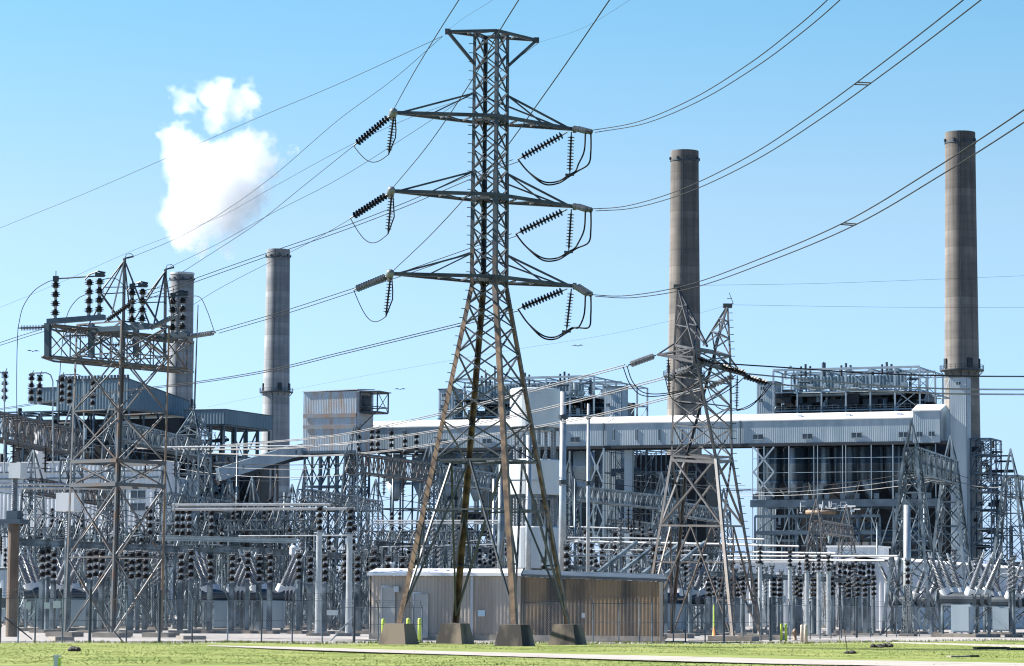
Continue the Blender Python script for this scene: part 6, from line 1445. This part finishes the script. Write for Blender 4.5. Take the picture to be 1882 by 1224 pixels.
p = ghit(1461, 1177, .03); t = thing('fire_hydrant', 'small brown fire hydrant between the lime and the wooden bollards', 'hydrant', p)
mb = MB(); mb.lathe(p, p + UP * .68, [(0, .16), (.06, .16), (.08, .1), (.6, .1), (.62, .15), (.8, .14), (.95, .08), (1, .04)], 14); mb.build('barrel', RUST, t, smooth=True)
mb = MB(); mb.tube(p + V((-.2, 0, .45)), p + V((.2, 0, .45)), .06); mb.tube(p + V((0, -.2, .42)), p + V((0, 0, .42)), .07); mb.build('outlet', RUST, t)
p = gp(1312, 176); t = thing('marker_cone', 'orange cone with a tall lime pole standing in the gravel yard', 'cone', p)
mb = MB(); mb.lathe(p, p + UP * .75, [(0, .22), (.06, .22), (.07, .14), (1, .04)], 16); mb.build('cone', ORANGE, t, smooth=True); mb = MB(); mb.tube(p + UP * .75, p + UP * 2.1, .06, .04); mb.build('pole', LIME, t)
p = ghit(103, 1226, .05); t = thing('utility_marker', 'short white marker post with a lime face in the near lawn', 'marker', p)
mb = MB(); h = ZY(103, 1207, p.y); mb.box((p.x, p.y, h / 2), (.12, .12, h)); mb.box((p.x + .02, p.y, h + .02), (.2, .14, .05)); mb.build('post', WHITE, t); mb = MB(); mb.box((p.x + .09, p.y, h * .5), (.06, .13, h * .8)); mb.build('face', LIME, t)
def block(px0, px1, yb, h, d, m, label, name='timber_block'):
    p, q = ghit(px0, yb, .08), ghit(px1, yb, .08); mb = MB(); L = (q - p).length; mb.box(((p.x + q.x) / 2, (p.y + q.y) / 2, h / 2 + .04), (L, d, h), math.atan2(q.y - p.y, q.x - p.x)); tag(mb.build(name, m), label, 'block', 'kerb blocks in the lawn')
block(1792, 1852, 1193, .14, .3, BLACK, 'dark timber block near the right edge, left of a similar one'); block(1854, 1905, 1195, .14, .3, BLACK, 'dark timber block cut by the right edge')
block(1744, 1778, 1208, .10, .3, CONC, 'pale end of the low slab in the right lawn', 'kerb_slab'); block(1779, 1796, 1208, .12, .3, BLACK, 'dark end of the low slab in the right lawn', 'kerb_slab')
block(1808, 1838, 1210, .04, .25, BLACK, 'thin dark strip in the lawn below the low slab', 'kerb_slab')
for (px, y, s, l) in ((1623, 1190, .45, 'dark clump of debris in the lawn right of the hydrant'), (1558, 1203, .22, 'small dark valve cover with a thin stake in the lawn'), (1612, 1191, .2, 'little dark lump beside the larger clump of debris'), (135, 1198, .16, 'small dark soil clod in the left lawn')):
    p = ghit(px, y, .05); mb = MB(); R = random.Random(px)
    for k in range(9): q = p + V((R.uniform(-s, s), R.uniform(-.2, .2), .02)); mb.lathe(q, q + UP * R.uniform(.08, .2), [(0, .12), (.5, .14), (.85, .08), (1, .02)], 7)
    if px == 1558: mb.beam(p, p + V((-.1, 0, .75)), .02)
    tag(mb.build('debris', BLACK), l, 'debris')
p = ghit(1543, 1180, .05); mb = MB(); mb.box((p.x, p.y, .22), (.06, .06, .44)); tag(mb.build('survey_stake', BEIGE), 'small bleached survey stake in the right lawn', 'stake')
# concrete slabs under the fence line
for (px0, px1, Y, l) in ((95, 130, 139, 'low concrete slab left of the switch tower feet'), (330, 372, 150, 'low concrete slab behind the sixth fence post')):
    block(px0, px1, 1176 if px0 < 200 else 1174, .2, .8, CONC, l, 'concrete_slab')
# birds
for i, (px, py, Y) in enumerate(((1062, 636, 340), (735, 716, 360), (60, 646, 330))):
    c = at(px, py, Y); mb = MB(); w = .3
    mb.lathe(c + V((-.18, 0, -.02)), c + V((.22, 0, .04)), [(0, .01), (.3, .06), (.7, .07), (.9, .05), (1, .02)], 7)
    for sg in (-1, 1):
        a_, b2, c2 = c + V((.08, 0, .03)), c + V((.0 + .08 * sg, .35 * sg, .16)), c + V((-.14, .75 * sg, .05)); d2 = c + V((-.1, 0, .02))
        mb.add([a_, b2, c2, d2, a_ + UP * .012, b2 + UP * .012, c2 + UP * .012, d2 + UP * .012], [(0, 1, 2), (0, 2, 3), (4, 6, 5), (4, 7, 6), (0, 4, 5, 1), (1, 5, 6, 2), (2, 6, 7, 3), (3, 7, 4, 0)])
    o = mb.build('bird', BLACK); o.rotation_euler = (0, 0, 1.2 + i * .4); tag(o, 'small dark bird flying in the sky, %s from the left' % nth(sorted([1062, 735, 60]).index(px)), 'bird', 'birds in the sky')
# machinery too dense to count inside one structure
for o in C.collection.objects:
    if o.parent is not None and o.name.split('.')[0] in ('pipework', 'bright_pipe', 'ductwork', 'machinery', 'rusty_duct', 'railing', 'roof_vent', 'roof_unit'): o['kind'] = 'stuff'

if False:
    hz = bpy.data.materials.new('haze'); hz.use_nodes = True; nt = hz.node_tree; nt.nodes.clear()
    pv = nt.nodes.new('ShaderNodeVolumePrincipled'); ou = nt.nodes.new('ShaderNodeOutputMaterial')
    pv.inputs['Color'].default_value = (.62, .80, 1.0, 1); pv.inputs['Density'].default_value = .00004; pv.inputs['Anisotropy'].default_value = .2
    nt.links.new(pv.outputs[0], ou.inputs['Volume'])
    mb = MB(); mb.box((0, 1080, 74), (4500, 2500, 151)); h = mb.build('haze', hz); tag(h, 'thin pale blue air over the whole power station', 'haze', kind='stuff')
for o in C.collection.objects:
    l = o.get('label')
    if o.parent is None and l and not 4 <= len(l.split()) <= 16: print('LABEL', len(l.split()), o.name, l)
